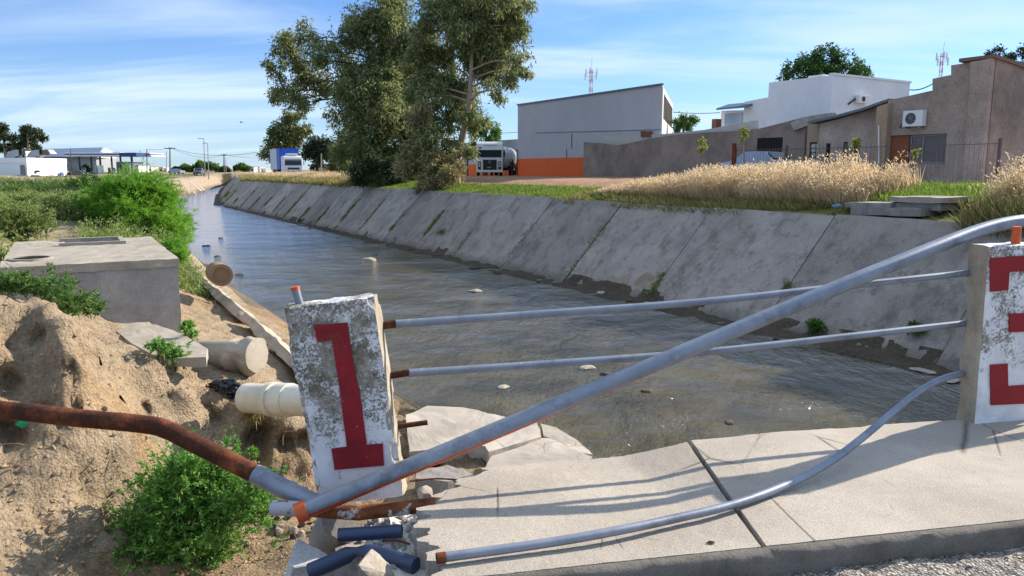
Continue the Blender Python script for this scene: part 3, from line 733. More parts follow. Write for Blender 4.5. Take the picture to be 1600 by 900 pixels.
st = MB(); st.tube([(-.165, .02, 1.05), (-.1665, .02, 1.065)], .0215, 14); _par(st.build('handrail_stub_rim', ORANGE, smooth=True), p1)
for (ua, va, ub, vb, r) in ((596, 509, 618, 506, .020), (606, 588, 640, 582, .018), (622, 667, 668, 660, .013)):
    a, b = at_y(ua - 12, va + 1, 3.62), at_y(ub, vb, 3.64)
    part_tube(p1, rm1, [a, b], r, 'rusty_stub', RUST)

# ---- the standing "3" post
b3 = at_z(1508, 656, 0); wd3 = BX.copy()
T3, W3 = .15, .42
c3 = b3 + wd3 * (W3 / 2 - .005) ; c3.z = -.02
lean3 = Matrix.Rotation(R(-.6), 3, 'Y'); 
p3, rm3, d3 = post(c3, (lean3 @ wd3).normalized(), (lean3 @ Vector((0, 0, 1))).normalized(), W3, T3, 1.085, M_post('white_paint_on_standing_post', 5.3, 1.0, .43), 'upright white concrete post with a red 3 still standing on the sidewalk edge', 9, .012)
# keep the visible left face where the photo has it
face_poly('painted_numeral', p3, rm3, d3, T3, [(1547, 403), (1634, 397), (1634, 629), (1548, 633), (1547, 570), (1574, 568), (1575, 603), (1606, 601), (1606, 518), (1577, 519), (1577, 490), (1606, 489), (1606, 423), (1577, 425), (1575, 453), (1547, 456)], flat('faded_red_numeral_paint', lin(150, 48, 52), .8, 0, .2, .25))
st = MB(); bq_ = local(p3, rm3, at_plane(1588, 366, p3.location, d3)).x; st.tube([(bq_, 0, 1.05), (bq_, 0, 1.185)], .024, 14); _par(st.build('rail_bracket', ORANGE, smooth=True), p3)

# ---- railing pipes
def pipe(name, label, pts, r, mat, cat='railing pipe', sides=16, k=8):
    root = thing(name, label, cat, pts[0]); m = MB(); m.tube(smooth_path(pts, k), r, sides); m.build('pipe', mat, root, smooth=True, angle=60); return root
brk = rm3 @ Vector((-.10, 0, 1.175)) + p3.location
e0 = at_y(478, 797, 3.27)
a1, a2 = at_y(1330, 440, 4.22), at_y(1440, 395, 4.42)
pts = [e0, e0.lerp(a1, .33), e0.lerp(a1, .66), a1, a2, at_y(1508, 368, 4.58), at_y(1555, 353, 4.68), at_y(1600, 345, 4.76), at_y(1660, 341, 4.88), at_y(1900, 341, 5.4)]
main = pipe('handrail_pipe', 'thick blue grey handrail pipe torn loose and slanting down to the rubble', pts, .0405, RAIL_OR)
dv = (a1 - e0).normalized()
cm = MB(); cm.ring(e0 - dv * .045, dv, .033, .047, .05, 20); cm.build('end_collar', ORANGE, main, smooth=True)
def left3(v, du=0): return at_plane(1516 + du, v, p3.location, BX)
r1 = [at_y(618, 506, 3.64), at_y(850, 490, 3.85), at_y(1100, 471, 4.08), at_y(1330, 446, 4.32), at_y(1526, 425, 4.55)]
pipe('rail_pipe', 'upper thin straight rail pipe between the two numbered posts', r1, .0198, RAIL)
r2 = [at_y(638, 583, 3.64), at_y(850, 569, 3.86), at_y(1100, 550, 4.10), at_y(1330, 525, 4.34), at_y(1526, 503, 4.55)]
pipe('rail_pipe', 'lower thin straight rail pipe between the two numbered posts', r2, .0198, RAIL)
r3 = [at_y(1520, 581, 4.55), at_y(1478, 590, 4.42), at_y(1440, 609, 4.28), at_y(1400, 640, 4.12), at_y(1340, 690, 3.84), at_z(1290, 726, .06), at_z(1230, 757, .03), at_z(1150, 787, .022), at_z(1060, 809, .022), at_z(960, 830, .03), at_z(850, 849, .025), at_z(692, 871, .025)]
p_ = pipe('rail_pipe', 'bent rail pipe hanging from the 3 post and lying along the sidewalk', r3, .0192, RAIL)
ev = (r3[-1] - r3[-2]).normalized()
MB().ring(r3[-1] - ev * .01, ev, .012, .0212, .035, 16).build('pipe_end', RUST, p_, smooth=True)
lp = [at_y(-160, 630, 3.75), at_y(0, 640, 3.7), at_y(110, 652, 3.66), at_y(225, 663, 3.62), at_y(262, 672, 3.6), at_y(300, 691, 3.57), at_y(400, 741, 3.5)]
lroot = thing('handrail_pipe', 'rusty brown bent handrail pipe jutting over the washed out bank', 'railing pipe', lp[0])
MB().tube(smooth_path(lp, 8), .0445, 18).build('rusty_pipe', RUST, lroot, smooth=True, angle=60)
MB().tube([at_y(398, 740, 3.5), at_y(440, 762, 3.47), at_y(505, 793, 3.43)], .0465, 18).build('grey_painted_end', RAIL, lroot, smooth=True, angle=60)
cb = [at_y(424, 793, 3.36), at_y(480, 796, 3.36), at_y(560, 802, 3.36), at_y(680, 788, 3.42)]
croot = thing('crossbar_pipe', 'short rusty crossbar pipe lying under the leaning post', 'steel pipe', cb[0])
MB().tube(cb[1:], .034, 14).build('rusty_pipe', M_chipped('rust_with_white_paint_flakes', lin(205, 198, 190), .56), croot, smooth=True, angle=60)
MB().tube(cb[:2], .036, 14).build('painted_end', M_chipped('white_paint_with_rust_chips', lin(176, 178, 184), .44), croot, smooth=True, angle=60)

# ---- broken abutment below the railing end and rubble
am = MB(); am.obox(pq(-.14, 3.0, -3.2), BX * .55, BQ * .78, (0, 0, 2.88)); ab = am.build('bridge_abutment', CONC_OLD)
roughen(ab, 5, .05, 3, 3); tag(ab, 'rough grey concrete stump under the broken railing end', 'abutment')
am = MB(); am.obox(pq(.02, 2.35, -1.2), BX * .56, BQ * 1.2, (0, 0, 1.02)); ab = am.build('bridge_abutment', CONC_WHITE)
roughen(ab, 5, .06, 4, 8); tag(ab, 'freshly broken pale concrete edge where the sidewalk snapped off', 'broken concrete')
chunk_meshes = [hull(14, 1, .8, .6, s) for s in range(6)] 
for me in chunk_meshes: me.materials.append(CONC_WHITE)
from mathutils.bvhtree import BVHTree as _B
AB = []
for o in [o for o in C.objects if o.name.startswith('bridge_abutment')]:
    AB.append(_B.FromPolygons([o.matrix_world @ v.co for v in o.data.vertices], [tuple(p.vertices) for p in o.data.polygons]))
def cast_rubble(u, v):
    best = None
    for t in AB:
        h = t.ray_cast(CAM, ray(u, v).normalized())
        if h[0] and (best is None or h[3] < best[1]): best = (h[0], h[3])
    return best[0] if best else None
spots = [(rng.uniform(560, 705), rng.uniform(795, 890), rng.uniform(.006, .016 + .014 * (rng.random() < .2))) for _ in range(240)] + [(rng.uniform(585, 640), rng.uniform(752, 792), rng.uniform(.010, .024)) for _ in range(30)]
for i, (u, v, r) in enumerate(spots):
    p = cast_rubble(u, v)
    if p is None or p.y < 2.6: continue
    lump('concrete_fragment', chunk_meshes[i % 6], CONC_WHITE, p + Vector((0, 0, r * .3)), (rng.uniform(0, 6), rng.uniform(0, 6), rng.uniform(0, 6)), r, 'small crumbled piece of pale broken concrete at the snapped sidewalk edge', 'rubble', 'crumbled concrete at the sidewalk edge')
fm = MB(); fm.tube([at_z(535, 812, -.20), at_z(520, 850, -.42), at_z(512, 880, -.8)], [.10, .12, .14], 9); o = fm.build('post_footing', CONC_OLD, smooth=True, angle=40); roughen(o, 3, .02, 6, 5); tag(o, 'broken grey concrete footing below the crossbar pipe', 'footing')
wb = lump('concrete_block', hull(16, .135, .10, .12, 31), M_concrete('pale_block_concrete', lin(176, 176, 178), lin(210, 210, 210), amt=.2), at_z(474, 892, -.36), (.2, -.15, .5), 1, 'pale angular concrete block beside the bent blue pipe', 'concrete block', rough_=(.006, 14))
lump('concrete_block', hull(12, .12, .09, .11, 33), CONC, at_z(572, 900, -.16), (.5, .75, .3), 1, 'wedge shaped broken concrete slab propped on the blue pipes', 'concrete block', rough_=(.005, 14))
lump('stone', hull(22, .05, .05, .045, 35, False), CONC, at_z(664, 772, -.2), (.3, .2, .4), 1, 'rounded beige stone behind the crossbar beside the leaning post', 'stone')
BLUE = flat('dark_blue_plastic', lin(46, 62, 92), .42, 0, .5, .3)
bp = thing('conduit_pipe', 'straight short piece of dark blue plastic conduit in the rubble', 'plastic pipe', at_z(530, 832, -.16))
MB().tube([at_z(532, 836, -.11), at_z(628, 830, -.09)], .030, 16).build('pipe', BLUE, bp, smooth=True)
MB().ring(at_z(531, 836, -.11), (at_z(532, 836, -.11) - at_z(628, 830, -.09)), .022, .031, .004, 16).build('pipe_mouth', BLUE, bp, smooth=True)
bp = thing('conduit_pipe', 'crumpled bent dark blue plastic conduit below the straight blue pipe', 'plastic pipe', at_z(492, 885, -.26))
MB().tube(smooth_path([at_z(484, 893, -.24), at_z(520, 878, -.20), at_z(558, 862, -.14), at_z(590, 866, -.13), at_z(620, 874, -.12), at_z(650, 884, -.12)], 5), [.036] * 9 + [.026, .02, .024, .03] + [.034] * 13, 16).build('pipe', BLUE, bp, smooth=True)
# thin rebars and twigs
for j, (a, b, lb) in enumerate([((662, 846), (716, 862), 'thin bent rebar sticking out of rubble near the lying pipe end'), ((598, 845), (640, 850), 'short thin rebar above the bent blue conduit'), ((640, 752), (720, 750), 'thin rebar over the dark puddle behind the crossbar')]):
    m = MB(); m.tube(smooth_path([at_z(*a, -.12 if j < 2 else -.25), at_z((a[0] + b[0]) / 2, (a[1] + b[1]) / 2 - 3, -.1 if j < 2 else -.22), at_z(*b, -.09 if j < 2 else -.2)], 4), .005, 6)
    tag(m.build('rebar', RUST, smooth=True), lb, 'rebar')

# ---- broken apron slabs lying at the water under the bridge
def plate(name, px, z, th, mat, label, cat, amp=.01, seed=0, tilt=None):
    pts = [at_z(u, v, z + (tilt(u, v) if tilt else 0)) for u, v in px]
    m = MB(); m.prism(pts, (0, 0, -th)); o = m.build(name, mat, origin='base'); bm = bmesh.new(); bm.from_mesh(o.data)
    bmesh.ops.triangulate(bm, faces=[f for f in bm.faces if len(f.verts) > 4]); bm.to_mesh(o.data); bm.free()
    roughen(o, 3, amp, 4, seed); return tag(o, label, cat)
plate('apron_slab', [(634, 648), (668, 634), (720, 636), (790, 652), (838, 659), (842, 668), (846, 682), (764, 706), (758, 697), (728, 693), (690, 700), (640, 706)], -2.70, .24, WALK, 'large pale broken concrete slab lying in the shallow water', 'concrete slab', .012, 5)
plate('apron_slab', [(846, 684), (862, 684), (900, 704), (925, 714), (900, 730), (860, 760), (800, 790), (740, 770), (768, 712), (800, 702)], -2.74, .2, WALK, 'cracked pale slab piece between the larger slab and the sidewalk', 'concrete slab', .012, 6)
plate('apron_slab', [(845, 662), (870, 668), (905, 690), (926, 710), (905, 707), (880, 692), (850, 681)], -2.78, .18, WALK, 'narrow broken slab corner at the edge of the stream', 'concrete slab', .012, 7)
plate('apron_slab', [(648, 735), (700, 726), (742, 740), (700, 752), (650, 748)], -2.6, .2, CONC_OLD, 'small tilted concrete piece in the puddle beside the leaning post', 'concrete slab', .02, 8)

# ---- concrete inspection chamber on the bank
ch = thing('concrete_chamber', 'big grey concrete inspection chamber with open hatch on the eroded bank', 'concrete chamber', sn(17.5, .3, -1.5))
CHM = M_concrete('chamber_render', lin(146, 143, 139), lin(182, 177, 170), amt=.45, scale=.8)
TOPM = M_concrete('chamber_lid_concrete', lin(150, 142, 130), lin(178, 168, 154), amt=.35)
s0, s1, n0, n1 = 14.9, 20.1, -1.05, 1.68
hx0, hx1, hn0, hn1 = 18.6, 19.7, -.1, .95        # hatch opening
walls = MB()
walls.snbox(s0 + .03, s0 + .28, n0 + .03, n1 - .03, -2.2, -.24); walls.snbox(s1 - .28, s1 - .03, n0 + .03, n1 - .03, -2.2, -.24)
walls.snbox(s0 + .28, s1 - .28, n0 + .03, n0 + .28, -2.2, -.24); walls.snbox(s0 + .28, s1 - .28, n1 - .28, n1 - .03, -2.2, -.24)
o = walls.build('wall', CHM, ch); roughen(o, 4, .012, 5, 3)
lid = MB(); zt0, zt1 = -.24, -.09
lid.snbox(s0, hx0, n0, n1, zt0, zt1); lid.snbox(hx1, s1, n0, n1, zt0, zt1); lid.snbox(hx0, hx1, n0, hn0, zt0, zt1); lid.snbox(hx0, hx1, hn1, n1, zt0, zt1)
o = lid.build('lid', TOPM, ch); roughen(o, 4, .014, 6, 4)
rim = MB(); rim.snbox(hx0 - .12, hx0, hn0 - .1, hn1 + .1, -.11, -.03); rim.snbox(hx1, hx1 + .12, hn0 - .1, hn1 + .1, -.11, -.03)
rim.snbox(hx0, hx1, hn1, hn1 + .1, -.11, -.035); rim.build('hatch_rim', TOPM, ch)
mh = at_z(32, 405, -.08); mh = sn(max(s_of(mh), s0 + .45), n0 + .42, -.082)
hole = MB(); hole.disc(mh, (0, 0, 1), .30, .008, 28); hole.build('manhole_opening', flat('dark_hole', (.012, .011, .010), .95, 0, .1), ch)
MB().ring(mh + Vector((0, 0, -.01)), (0, 0, 1), .30, .36, .035, 28).build('manhole_ring', TOPM, ch)

# ---- flat slab, pipes, lining remains on the bank
zs_ = max(cast(u, v).z for u, v in ((200, 512), (240, 525), (280, 540), (300, 552))) + .06
plate('flat_slab', [(168, 506), (232, 503), (285, 522), (324, 545), (322, 558), (250, 560), (205, 536)], zs_, .14, TOPM, 'flat pale concrete slab lying before the grey chamber', 'concrete slab', .015, 21)
pr = thing('concrete_pipe', 'grey concrete drain pipe with broken collar poking from the bank', 'drain pipe', at_y(360, 556, 12.3))
pa, pb = at_y(295, 556, 12.6), at_y(372, 556, 12.15)
MB().tube([pa, pb], .26, 28).build('pipe', CONC, pr, smooth=True)
bk = MB(); bk.tube([pb - (pb - pa) * .02, pb + (pb - pa) * .38], [.30, .27], 28); o = bk.build('broken_collar', CONC, pr, smooth=True, angle=70); roughen(o, 3, .05, 5, 4)
pv = thing('plastic_pipe', 'cream plastic sewer pipe crossing the gully behind the 1 post', 'sewer pipe', at_y(430, 624, 10.4))
PVC = flat('cream_plastic', lin(226, 220, 202), .35, 0, .5, .35)
va, vb = at_y(386, 622, 10.75), at_y(520, 628, 9.9); ax = (vb - va)
MB().tube([va, vb], .215, 32).build('pipe', PVC, pv, smooth=True)
MB().ring(va + ax * .30, ax, .20, .245, .10, 32).build('coupling', PVC, pv, smooth=True)
MB().ring(va + ax * .40, ax, .20, .235, .22, 32).build('coupling', PVC, pv, smooth=True)
of = thing('outfall_pipe', 'short wide concrete outfall pipe on the bank beside the stream', 'drain pipe', at_y(342, 426, 20))
oa, ob = at_y(336, 424, 20.6), at_y(346, 430, 19.2); od_ = (ob - oa).normalized(); MB().ring(ob - od_ * 1.2, od_, .20, .28, 1.2, 28).build('pipe', M_concrete('brown_pipe_concrete', lin(128, 104, 80), lin(160, 134, 106)), of, smooth=True)
MB().disc(ob - od_ * .05, od_, .205, .02, 28).build('plug', flat('pipe_silt', lin(134, 108, 82), .95), of)
def strip(px_a, px_b, za, zb, wid, th, label, seed):
    a, b = at_z(*px_a, za), at_z(*px_b, zb); d = (b - a).normalized(); side = d.cross(Vector((0, 0, 1))).normalized()
    if side.dot(NX) < 0: side = -side
    dn = (side * .74 + Vector((0, 0, -.67))); nrm = d.cross(dn).normalized(); nrm = nrm if nrm.z > 0 else -nrm
    m = MB(); m.obox(a, b - a, dn * wid, -nrm * th); o = m.build('lining_slab', CONC, origin='base'); roughen(o, 4, .05, 3, seed); tag(o, label, 'broken slab')
strip((286, 408), (378, 484), -1.75, -1.85, .85, .2, 'upper length of tilted broken canal lining left on the dirt bank', 31)
strip((383, 486), (470, 566), -1.8, -1.9, .85, .2, 'lower length of tilted broken canal lining overhanging the dirt bank', 32)
strip((300, 404), (345, 420), -2.1, -2.1, .5, .2, 'short broken lining slab beside the concrete outfall', 33)

# ---- litter
def crumple(name, c, r, mat, label, cat, seed, sq=(1, 1, 1)):
    bm = bmesh.new(); bmesh.ops.create_icosphere(bm, subdivisions=4, radius=1)
    co = np.array([v.co[:] for v in bm.verts]); d = 1 + .45 * np.abs(fbm(co[:, 0] * 2.2, co[:, 1] * 2.2, co[:, 2] * 2.2, 4, seed)) - .25 * np.abs(fbm(co[:, 0] * 5, co[:, 1] * 5, co[:, 2] * 5, 3, seed + 2))
    for v, k in zip(bm.verts, d): v.co = Vector((v.co.x * k * sq[0], v.co.y * k * sq[1], v.co.z * k * sq[2])) * r
    me = bpy.data.meshes.new(name); bm.to_mesh(me); bm.free(); me.materials.append(mat)
    o = bpy.data.objects.new(name, me); C.objects.link(o); o.location = c; return tag(o, label, cat)
c_ = at_y(162, 482, cast(162, 490).y - .25)
crumple('plastic_bag', c_ + Vector((0, -.05, .05)), .085, flat('blue_plastic_film', lin(20, 120, 180), .35, 0, .5), 'crumpled bright blue plastic bag on the dirt before the chamber', 'plastic bag', 3, (.7, .6, 1.1))
for j, (u, v, r) in enumerate([(352, 606, .17), (372, 622, .15)]):
    crumple('plastic_bag', cast(u, v) + Vector((0, -.05, .04)), r, flat('black_plastic_film', lin(30, 32, 38), .28, 0, .6), 'torn black plastic sheet on the bank ' + ('below the concrete pipe' if j == 0 else 'nearest to the cream pipe'), 'plastic sheet', 6 + j, (1.2, .6, .5))
crumple('plastic_scrap', cast(36, 662) + Vector((0, -.02, 0)), .05, flat('green_plastic', lin(30, 170, 110), .4), 'tiny green plastic scrap on the cliff behind the rusty pipe', 'litter', 9, (1.2, .6, .6))

# ---- stones in the stream and on the gully floor
stone_me = [hull(26, 1, .75, .5, 50 + s, False) for s in range(5)]
STONE = M_concrete('dark_wet_stone', lin(70, 62, 54), lin(104, 94, 82), amt=.3)
for me in stone_me: me.materials.append(STONE)
PALE = [m_.copy() for m_ in stone_me]
for me in PALE: me.materials.clear(); me.materials.append(CONC)
stream = [(787, 605, .17, 1, 'beige rounded stone in the stream just behind the lower rail'), (742, 455, .32, 1, 'pale flat slab stone in mid stream by the water shadow edge'), (578, 406, .5, 1, 'pale flat slab stone far up the stream'), (585, 398, .2, 0, 'small dark stone beside the far pale slab stone'),
          (322, 384, .25, 0, 'dark stone in blue water beside the bright bush'), (340, 401, .28, 0, 'low dark stone in blue water near the outfall pipe'), (374, 429, .22, 0, 'brownish stone in the water right of the outfall pipe'),
          (1010, 610, .16, 0, 'dark twig covered stone below the slanting pipe'), (950, 585, .2, 0, 'dark stone in rippled water behind the slanting handrail'), (1140, 660, .12, 0, 'small stone breaking the rippled water near the sidewalk'), (918, 575, .22, 1, 'pale stone awash in the mid stream'), (345, 372, .2, 0, 'small dark stone in the narrowing upper stream')]
for i, (u, v, r, pale, lb) in enumerate(stream):
    lump('stone', (PALE if pale else stone_me)[i % 5], STONE, at_z(u, v, -2.99), (0, 0, rng.uniform(0, 6)), (r, r, r * .55), lb, 'stone')
for i in range(46):          # fragments of the toe ledge along the lining
    s = rng.uniform(6, 75); n = 16.95 - rng.uniform(.05, .8); r = rng.uniform(.10, .38)
    lump('toe_fragment', (PALE if rng.random() < .15 else stone_me)[i % 5], STONE, sn(s, n, -2.97), (0, 0, rng.uniform(0, 6)), (r * 1.3, r, .07), 'flat broken concrete fragment along the foot of the sloping canal lining', 'rubble', 'broken fragments at the lining foot')
for i in range(46):
    u, v = rng.uniform(405, 520), rng.uniform(765, 905); p = cast(u, v); r = rng.uniform(.02, .085)
    lump('clod', (PALE if rng.random() < .3 else stone_me)[i % 5], STONE, p + Vector((0, 0, r * .25)), (rng.uniform(0, 6), rng.uniform(0, 6), 0), (r, r, r), 'dirt clod or stone on the gully floor below the leaning post', 'clod', 'clods on the gully floor')
SANDROCK = surf('sand_clod', lin(150, 128, 100), lin(186, 162, 132), 6, .95, .6, 30, .01)
sand_me = [m_.copy() for m_ in stone_me]
for me in sand_me: me.materials.clear(); me.materials.append(SANDROCK)
for i in range(40):
    u, v = rng.uniform(0, 400), rng.uniform(480, 720); p = cast(u, v); r = rng.uniform(.012, .05)
    lump('clod', sand_me[i % 5], SANDROCK, p, (rng.uniform(0, 6), rng.uniform(0, 6), 0), (r, r, r), 'small clod caught on the sandy cliff face', 'clod', 'clods on the cliff face')

# loose dirt crumbs strewn over the cliff and the gully floor: nobody could count them
crumb = MB(); r_ = random.Random(12)
for i in range(1500):
    u = r_.uniform(-40, 520); v = r_.uniform(470, 905)
    if r_.random() < .5: v = r_.uniform(720, 905)
    h = BVH.ray_cast(CAM, ray(u, v).normalized())
    if not h[0] or h[0].y > 13: continue
    r = .006 + .03 * r_.random() ** 4; p = h[0] + Vector((0, 0, r * .3)); a = [Vector((r_.gauss(0, 1), r_.gauss(0, 1), r_.gauss(0, 1))).normalized() * r * r_.uniform(.7, 1.2) for _ in range(6)]
    x, y, z = Vector((r, 0, 0)), Vector((0, r * r_.uniform(.6, 1), 0)), Vector((0, 0, r * r_.uniform(.5, .9))); j = lambda: Vector((r_.uniform(-.3, .3), r_.uniform(-.3, .3), r_.uniform(-.3, .3))) * r
    crumb.add([p + x + j(), p - x + j(), p + y + j(), p - y + j(), p + z + j(), p - z + j()], [(0, 2, 4), (2, 1, 4), (1, 3, 4), (3, 0, 4), (2, 0, 5), (1, 2, 5), (3, 1, 5), (0, 3, 5)])
tag(crumb.build('dirt_crumbs', SANDROCK), kind='stuff')
# roots and dry stalks hanging from the cut bank
m = MB()
for k in range(60):
    u, v = (r_.uniform(395, 490), r_.uniform(645, 740)) if k < 34 else (r_.uniform(20, 400), r_.uniform(560, 760)); p = cast(u, v)
    if p.y > 13: continue
    d = Vector((r_.uniform(-.7, .7), -.5, r_.uniform(-1, .3))).normalized(); L = r_.uniform(.08, .35)
    m.tube(smooth_path([p, p + d * L * .5 + Vector((r_.uniform(-.05, .05), 0, .02)), p + d * L], 3), .0035, 4)
tag(m.build('hanging_roots', surf('dry_root', lin(110, 88, 66), lin(160, 134, 104), 9, .9, 0)), kind='stuff')
# ------------------------------------------------------------------ buildings on the right bank (all square to the canal)
BROWN = surf('brown_render', lin(138, 124, 113), lin(190, 173, 159), .45, .95, .35, 9, .03, fine=.3)
BROWN_D = surf('dark_brown_render', lin(120, 108, 99), lin(172, 155, 142), .5, .95, .35, 9, .03, fine=.3)
TAN = surf('tan_render', lin(160, 138, 116), lin(176, 154, 130), .8, .95, .25, 9, .02)
GREYP = surf('grey_wall_paint', lin(178, 178, 186), lin(192, 192, 200), .25, .85, .12, 6, .02, fine=.08)
LIGHTP = surf('light_grey_wall_paint', lin(205, 203, 200), lin(220, 218, 214), .4, .85, .1, 6, .02, fine=.08)
ORG = surf('orange_wall_paint', lin(232, 104, 52), lin(240, 112, 58), .4, .8, .1, 6, .02, fine=.1)
WHITEP = surf('white_wall_paint', lin(214, 216, 220), lin(228, 230, 234), .4, .85, .1, 6, .02, fine=.08)
WHITE = flat('white_enamel', lin(222, 222, 222), .45, 0, .4, .08)
BLACK = flat('black_rubber', lin(24, 24, 26), .6, 0, .3)
DARK = flat('dark_opening', lin(38, 36, 36), .8, 0, .2)
GLASS = flat('dark_glass', lin(30, 40, 58), .08, 0, .6, .2)
SHEET = flat('grey_roof_sheet', lin(110, 116, 126), .5, .4, .4)
TERRA = surf('orange_brown_shutter', lin(128, 74, 48), lin(146, 88, 58), 2, .8, .2, 30, .005)
STEEL = flat('galvanised_steel', lin(150, 154, 160), .45, .5, .5)
TIMBER = surf('timber_pole', lin(84, 74, 66), lin(120, 106, 92), 3, .9, .3, 20, .01)
def pn(u, v, n):
    p = at_n(u, v, n); return (s_of(p), p.z)
def facade(name, n, top, depth, mat, parent, zb=None):
    """a wall block behind the plane n: its roofline follows the photographed points"""
    T = [pn(u, v, n) for u, v in top]; zb = .3 if zb is None else zb
    poly = [sn(T[0][0], n, zb)] + [sn(s, n, z) for s, z in T] + [sn(T[-1][0], n, zb)]
    return MB().prism(poly, NX * depth).build(name, mat, parent)
def rect_n(name, n, u0, v0, u1, v1, mat, parent, proud=.03, thick=.06):
    (sa, za), (sb, zb) = pn(u0, v0, n), pn(u1, v1, n); s_a, s_b = sorted((sa, sb)); z_a, z_b = sorted((za, zb))
    return MB().snbox(s_a, s_b, n - proud, n - proud + thick, z_a, z_b).build(name, mat, parent)
def aircon(n, u0, v0, u1, v1, label):
    (sa, za), (sb, zb) = pn(u0, v0, n), pn(u1, v1, n); s_a, s_b = sorted((sa, sb)); z_a, z_b = sorted((za, zb))
    c = sn((s_a + s_b) / 2, n - .2, z_a); root = thing('air_conditioner', label, 'air conditioner', c)
    MB().snbox(s_a, s_b, n - .36, n - .06, z_a, z_b).build('casing', WHITE, root, bevel=.015)
    fc = sn(s_b - (s_b - s_a) * .40, n - .365, (z_a + z_b) / 2); r = (z_b - z_a) * .36
    g = MB(); g.disc(fc, NX, r, .012, 24).build('fan_grille', flat('fan_dark', lin(52, 56, 62), .6), root)
    m = MB()
    for k in (0.35, .65, .95): m.ring(fc - NX * .012, NX, r * k - .008, r * k, .012, 24)
    for k in range(6): a = k * math.pi / 6; d = AX * math.cos(a) * r + Vector((0, 0, math.sin(a) * r)); m.tube([fc - d - NX * .006, fc + d - NX * .006], .006, 4)
    m.build('grille_wire', STEEL, root)
    for x in (s_a + .1, s_b - .14): MB().snbox(x, x + .04, n - .4, n, z_a - .07, z_a).build('bracket', STEEL, root)
    MB().tube(smooth_path([sn(s_b - .02, n - .15, z_a + .3 * (z_b - z_a)), sn(s_b + .18, n - .12, z_a + .2 * (z_b - z_a)), sn(s_b + .32, n - .04, z_a - .02)], 4), .025, 8).build('hose', flat('grey_hose', lin(70, 72, 76), .7), root, smooth=True)
    return root

# --- grey warehouse with orange base
wh = thing('warehouse', 'tall grey warehouse with an orange painted band along its base', 'warehouse', at_n(920, 275, 36.4))
A_, B_ = at_n(809, 165, 36.4), at_n(1035, 133, 36.4)
zr_ = (A_.z + B_.z) / 2
bk_ = Vector((3.9, 15.5, 0)); zt_a, zt_b = A_.z, B_.z
va_, vb_ = Vector((A_.x, A_.y, 0)), Vector((B_.x, B_.y, 0))
MB().loft([va_ + Vector((0, 0, .3)), vb_ + Vector((0, 0, .3)), vb_ + bk_ + Vector((0, 0, .3)), va_ + bk_ + Vector((0, 0, .3))], [va_ + Vector((0, 0, zt_a)), vb_ + Vector((0, 0, zt_b)), vb_ + bk_ + Vector((0, 0, zt_b)), va_ + bk_ + Vector((0, 0, zt_a))]).build('wall', GREYP, wh)
od = (vb_ - va_)
MB().obox(va_ - NX * .025 + Vector((0, 0, .3)), od, NX * .03, (0, 0, pn(812, 248, 36.4)[1] - .3)).build('painted_band', ORG, wh)
rc = MB(); rc.loft([va_ - NX * .08 - od.normalized() * .06 + Vector((0, 0, zt_a + .0)), vb_ - NX * .08 + Vector((0, 0, zt_b)), vb_ + NX * .1 + Vector((0, 0, zt_b)), va_ + NX * .1 + Vector((0, 0, zt_a))], [va_ - NX * .08 - od.normalized() * .06 + Vector((0, 0, zt_a + .13)), vb_ - NX * .08 + Vector((0, 0, zt_b + .13)), vb_ + NX * .1 + Vector((0, 0, zt_b + .13)), va_ + NX * .1 + Vector((0, 0, zt_a + .13))]); rc.build('roof_flashing', SHEET, wh)
bkn = bk_.normalized(); sidn = Vector((bkn.y, -bkn.x, 0))
MB().obox(vb_ + sidn * .004 + bkn * .1 + Vector((0, 0, .3)), bk_ - bkn * .2, sidn * .05, (0, 0, zt_b - .4)).build('side_wall_cladding', LIGHTP, wh)
lv = MB()
for k in range(7): lv.obox(vb_ + sidn * .06 + bkn * (1.2 + 2.0 * k) + Vector((0, 0, zt_b - 2.2)), bkn * 1.3, sidn * .03, (0, 0, 1.7))
lv.build('window_louver', DARK, wh)
tr = MB(); tr.tube([at_n(885, 248, 36.34), at_n(885, 232, 36.34)], .03, 6); tr.tube([at_n(893, 232, 36.34), at_n(893, 209, 36.34)], .03, 6); tr.build('downpipe', SHEET, wh)
jt = MB(); a, b = at_n(836, 208, 36.37), at_n(1033, 203, 36.37); jt.obox(a, b - a, NX * .03, (0, 0, .05)); jt.build('wall_joint', flat('joint_grey', lin(128, 128, 134), .9), wh)

# --- yard wall behind the white truck
yw = thing('yard_wall', 'grey yard wall with orange base behind the white truck', 'wall', at_n(790, 268, 46))
MB().snbox(pn(720, 250, 46)[0], pn(830, 250, 46)[0], 46, 46.2, .4, pn(800, 218, 46)[1]).build('wall', GREYP, yw)
MB().snbox(pn(720, 250, 46)[0], pn(830, 250, 46)[0], 45.96, 46, .4, pn(800, 256, 46)[1]).build('painted_band', ORG, yw)
gp = thing('gate_post', 'dark steel gate post at the yard entrance left of the white truck', 'gate post', at_n(731, 273, 37)); 
MB().tube([at_n(731, 275, 37), at_n(731, 242, 37)], .06, 8).build('post', DARK, gp)
gp = thing('gate_post', 'dark steel gate post at the corner of the grey warehouse', 'gate post', at_n(808, 272, 36.2)); 
MB().tube([at_n(808, 274, 36.2), at_n(808, 233, 36.2)], .05, 8).build('post', DARK, gp)
gt = thing('yard_gate', 'open grey sheet gate leaf beside the tree trunk', 'gate', at_n(722, 272, 37))
MB().snbox(pn(730, 250, 37.1)[0], pn(700, 250, 37.1)[0], 37.1, 37.16, 1.0, pn(722, 238, 37.1)[1]).build('leaf', flat('grey_gate_sheet', lin(116, 118, 124), .5, .3), gt)

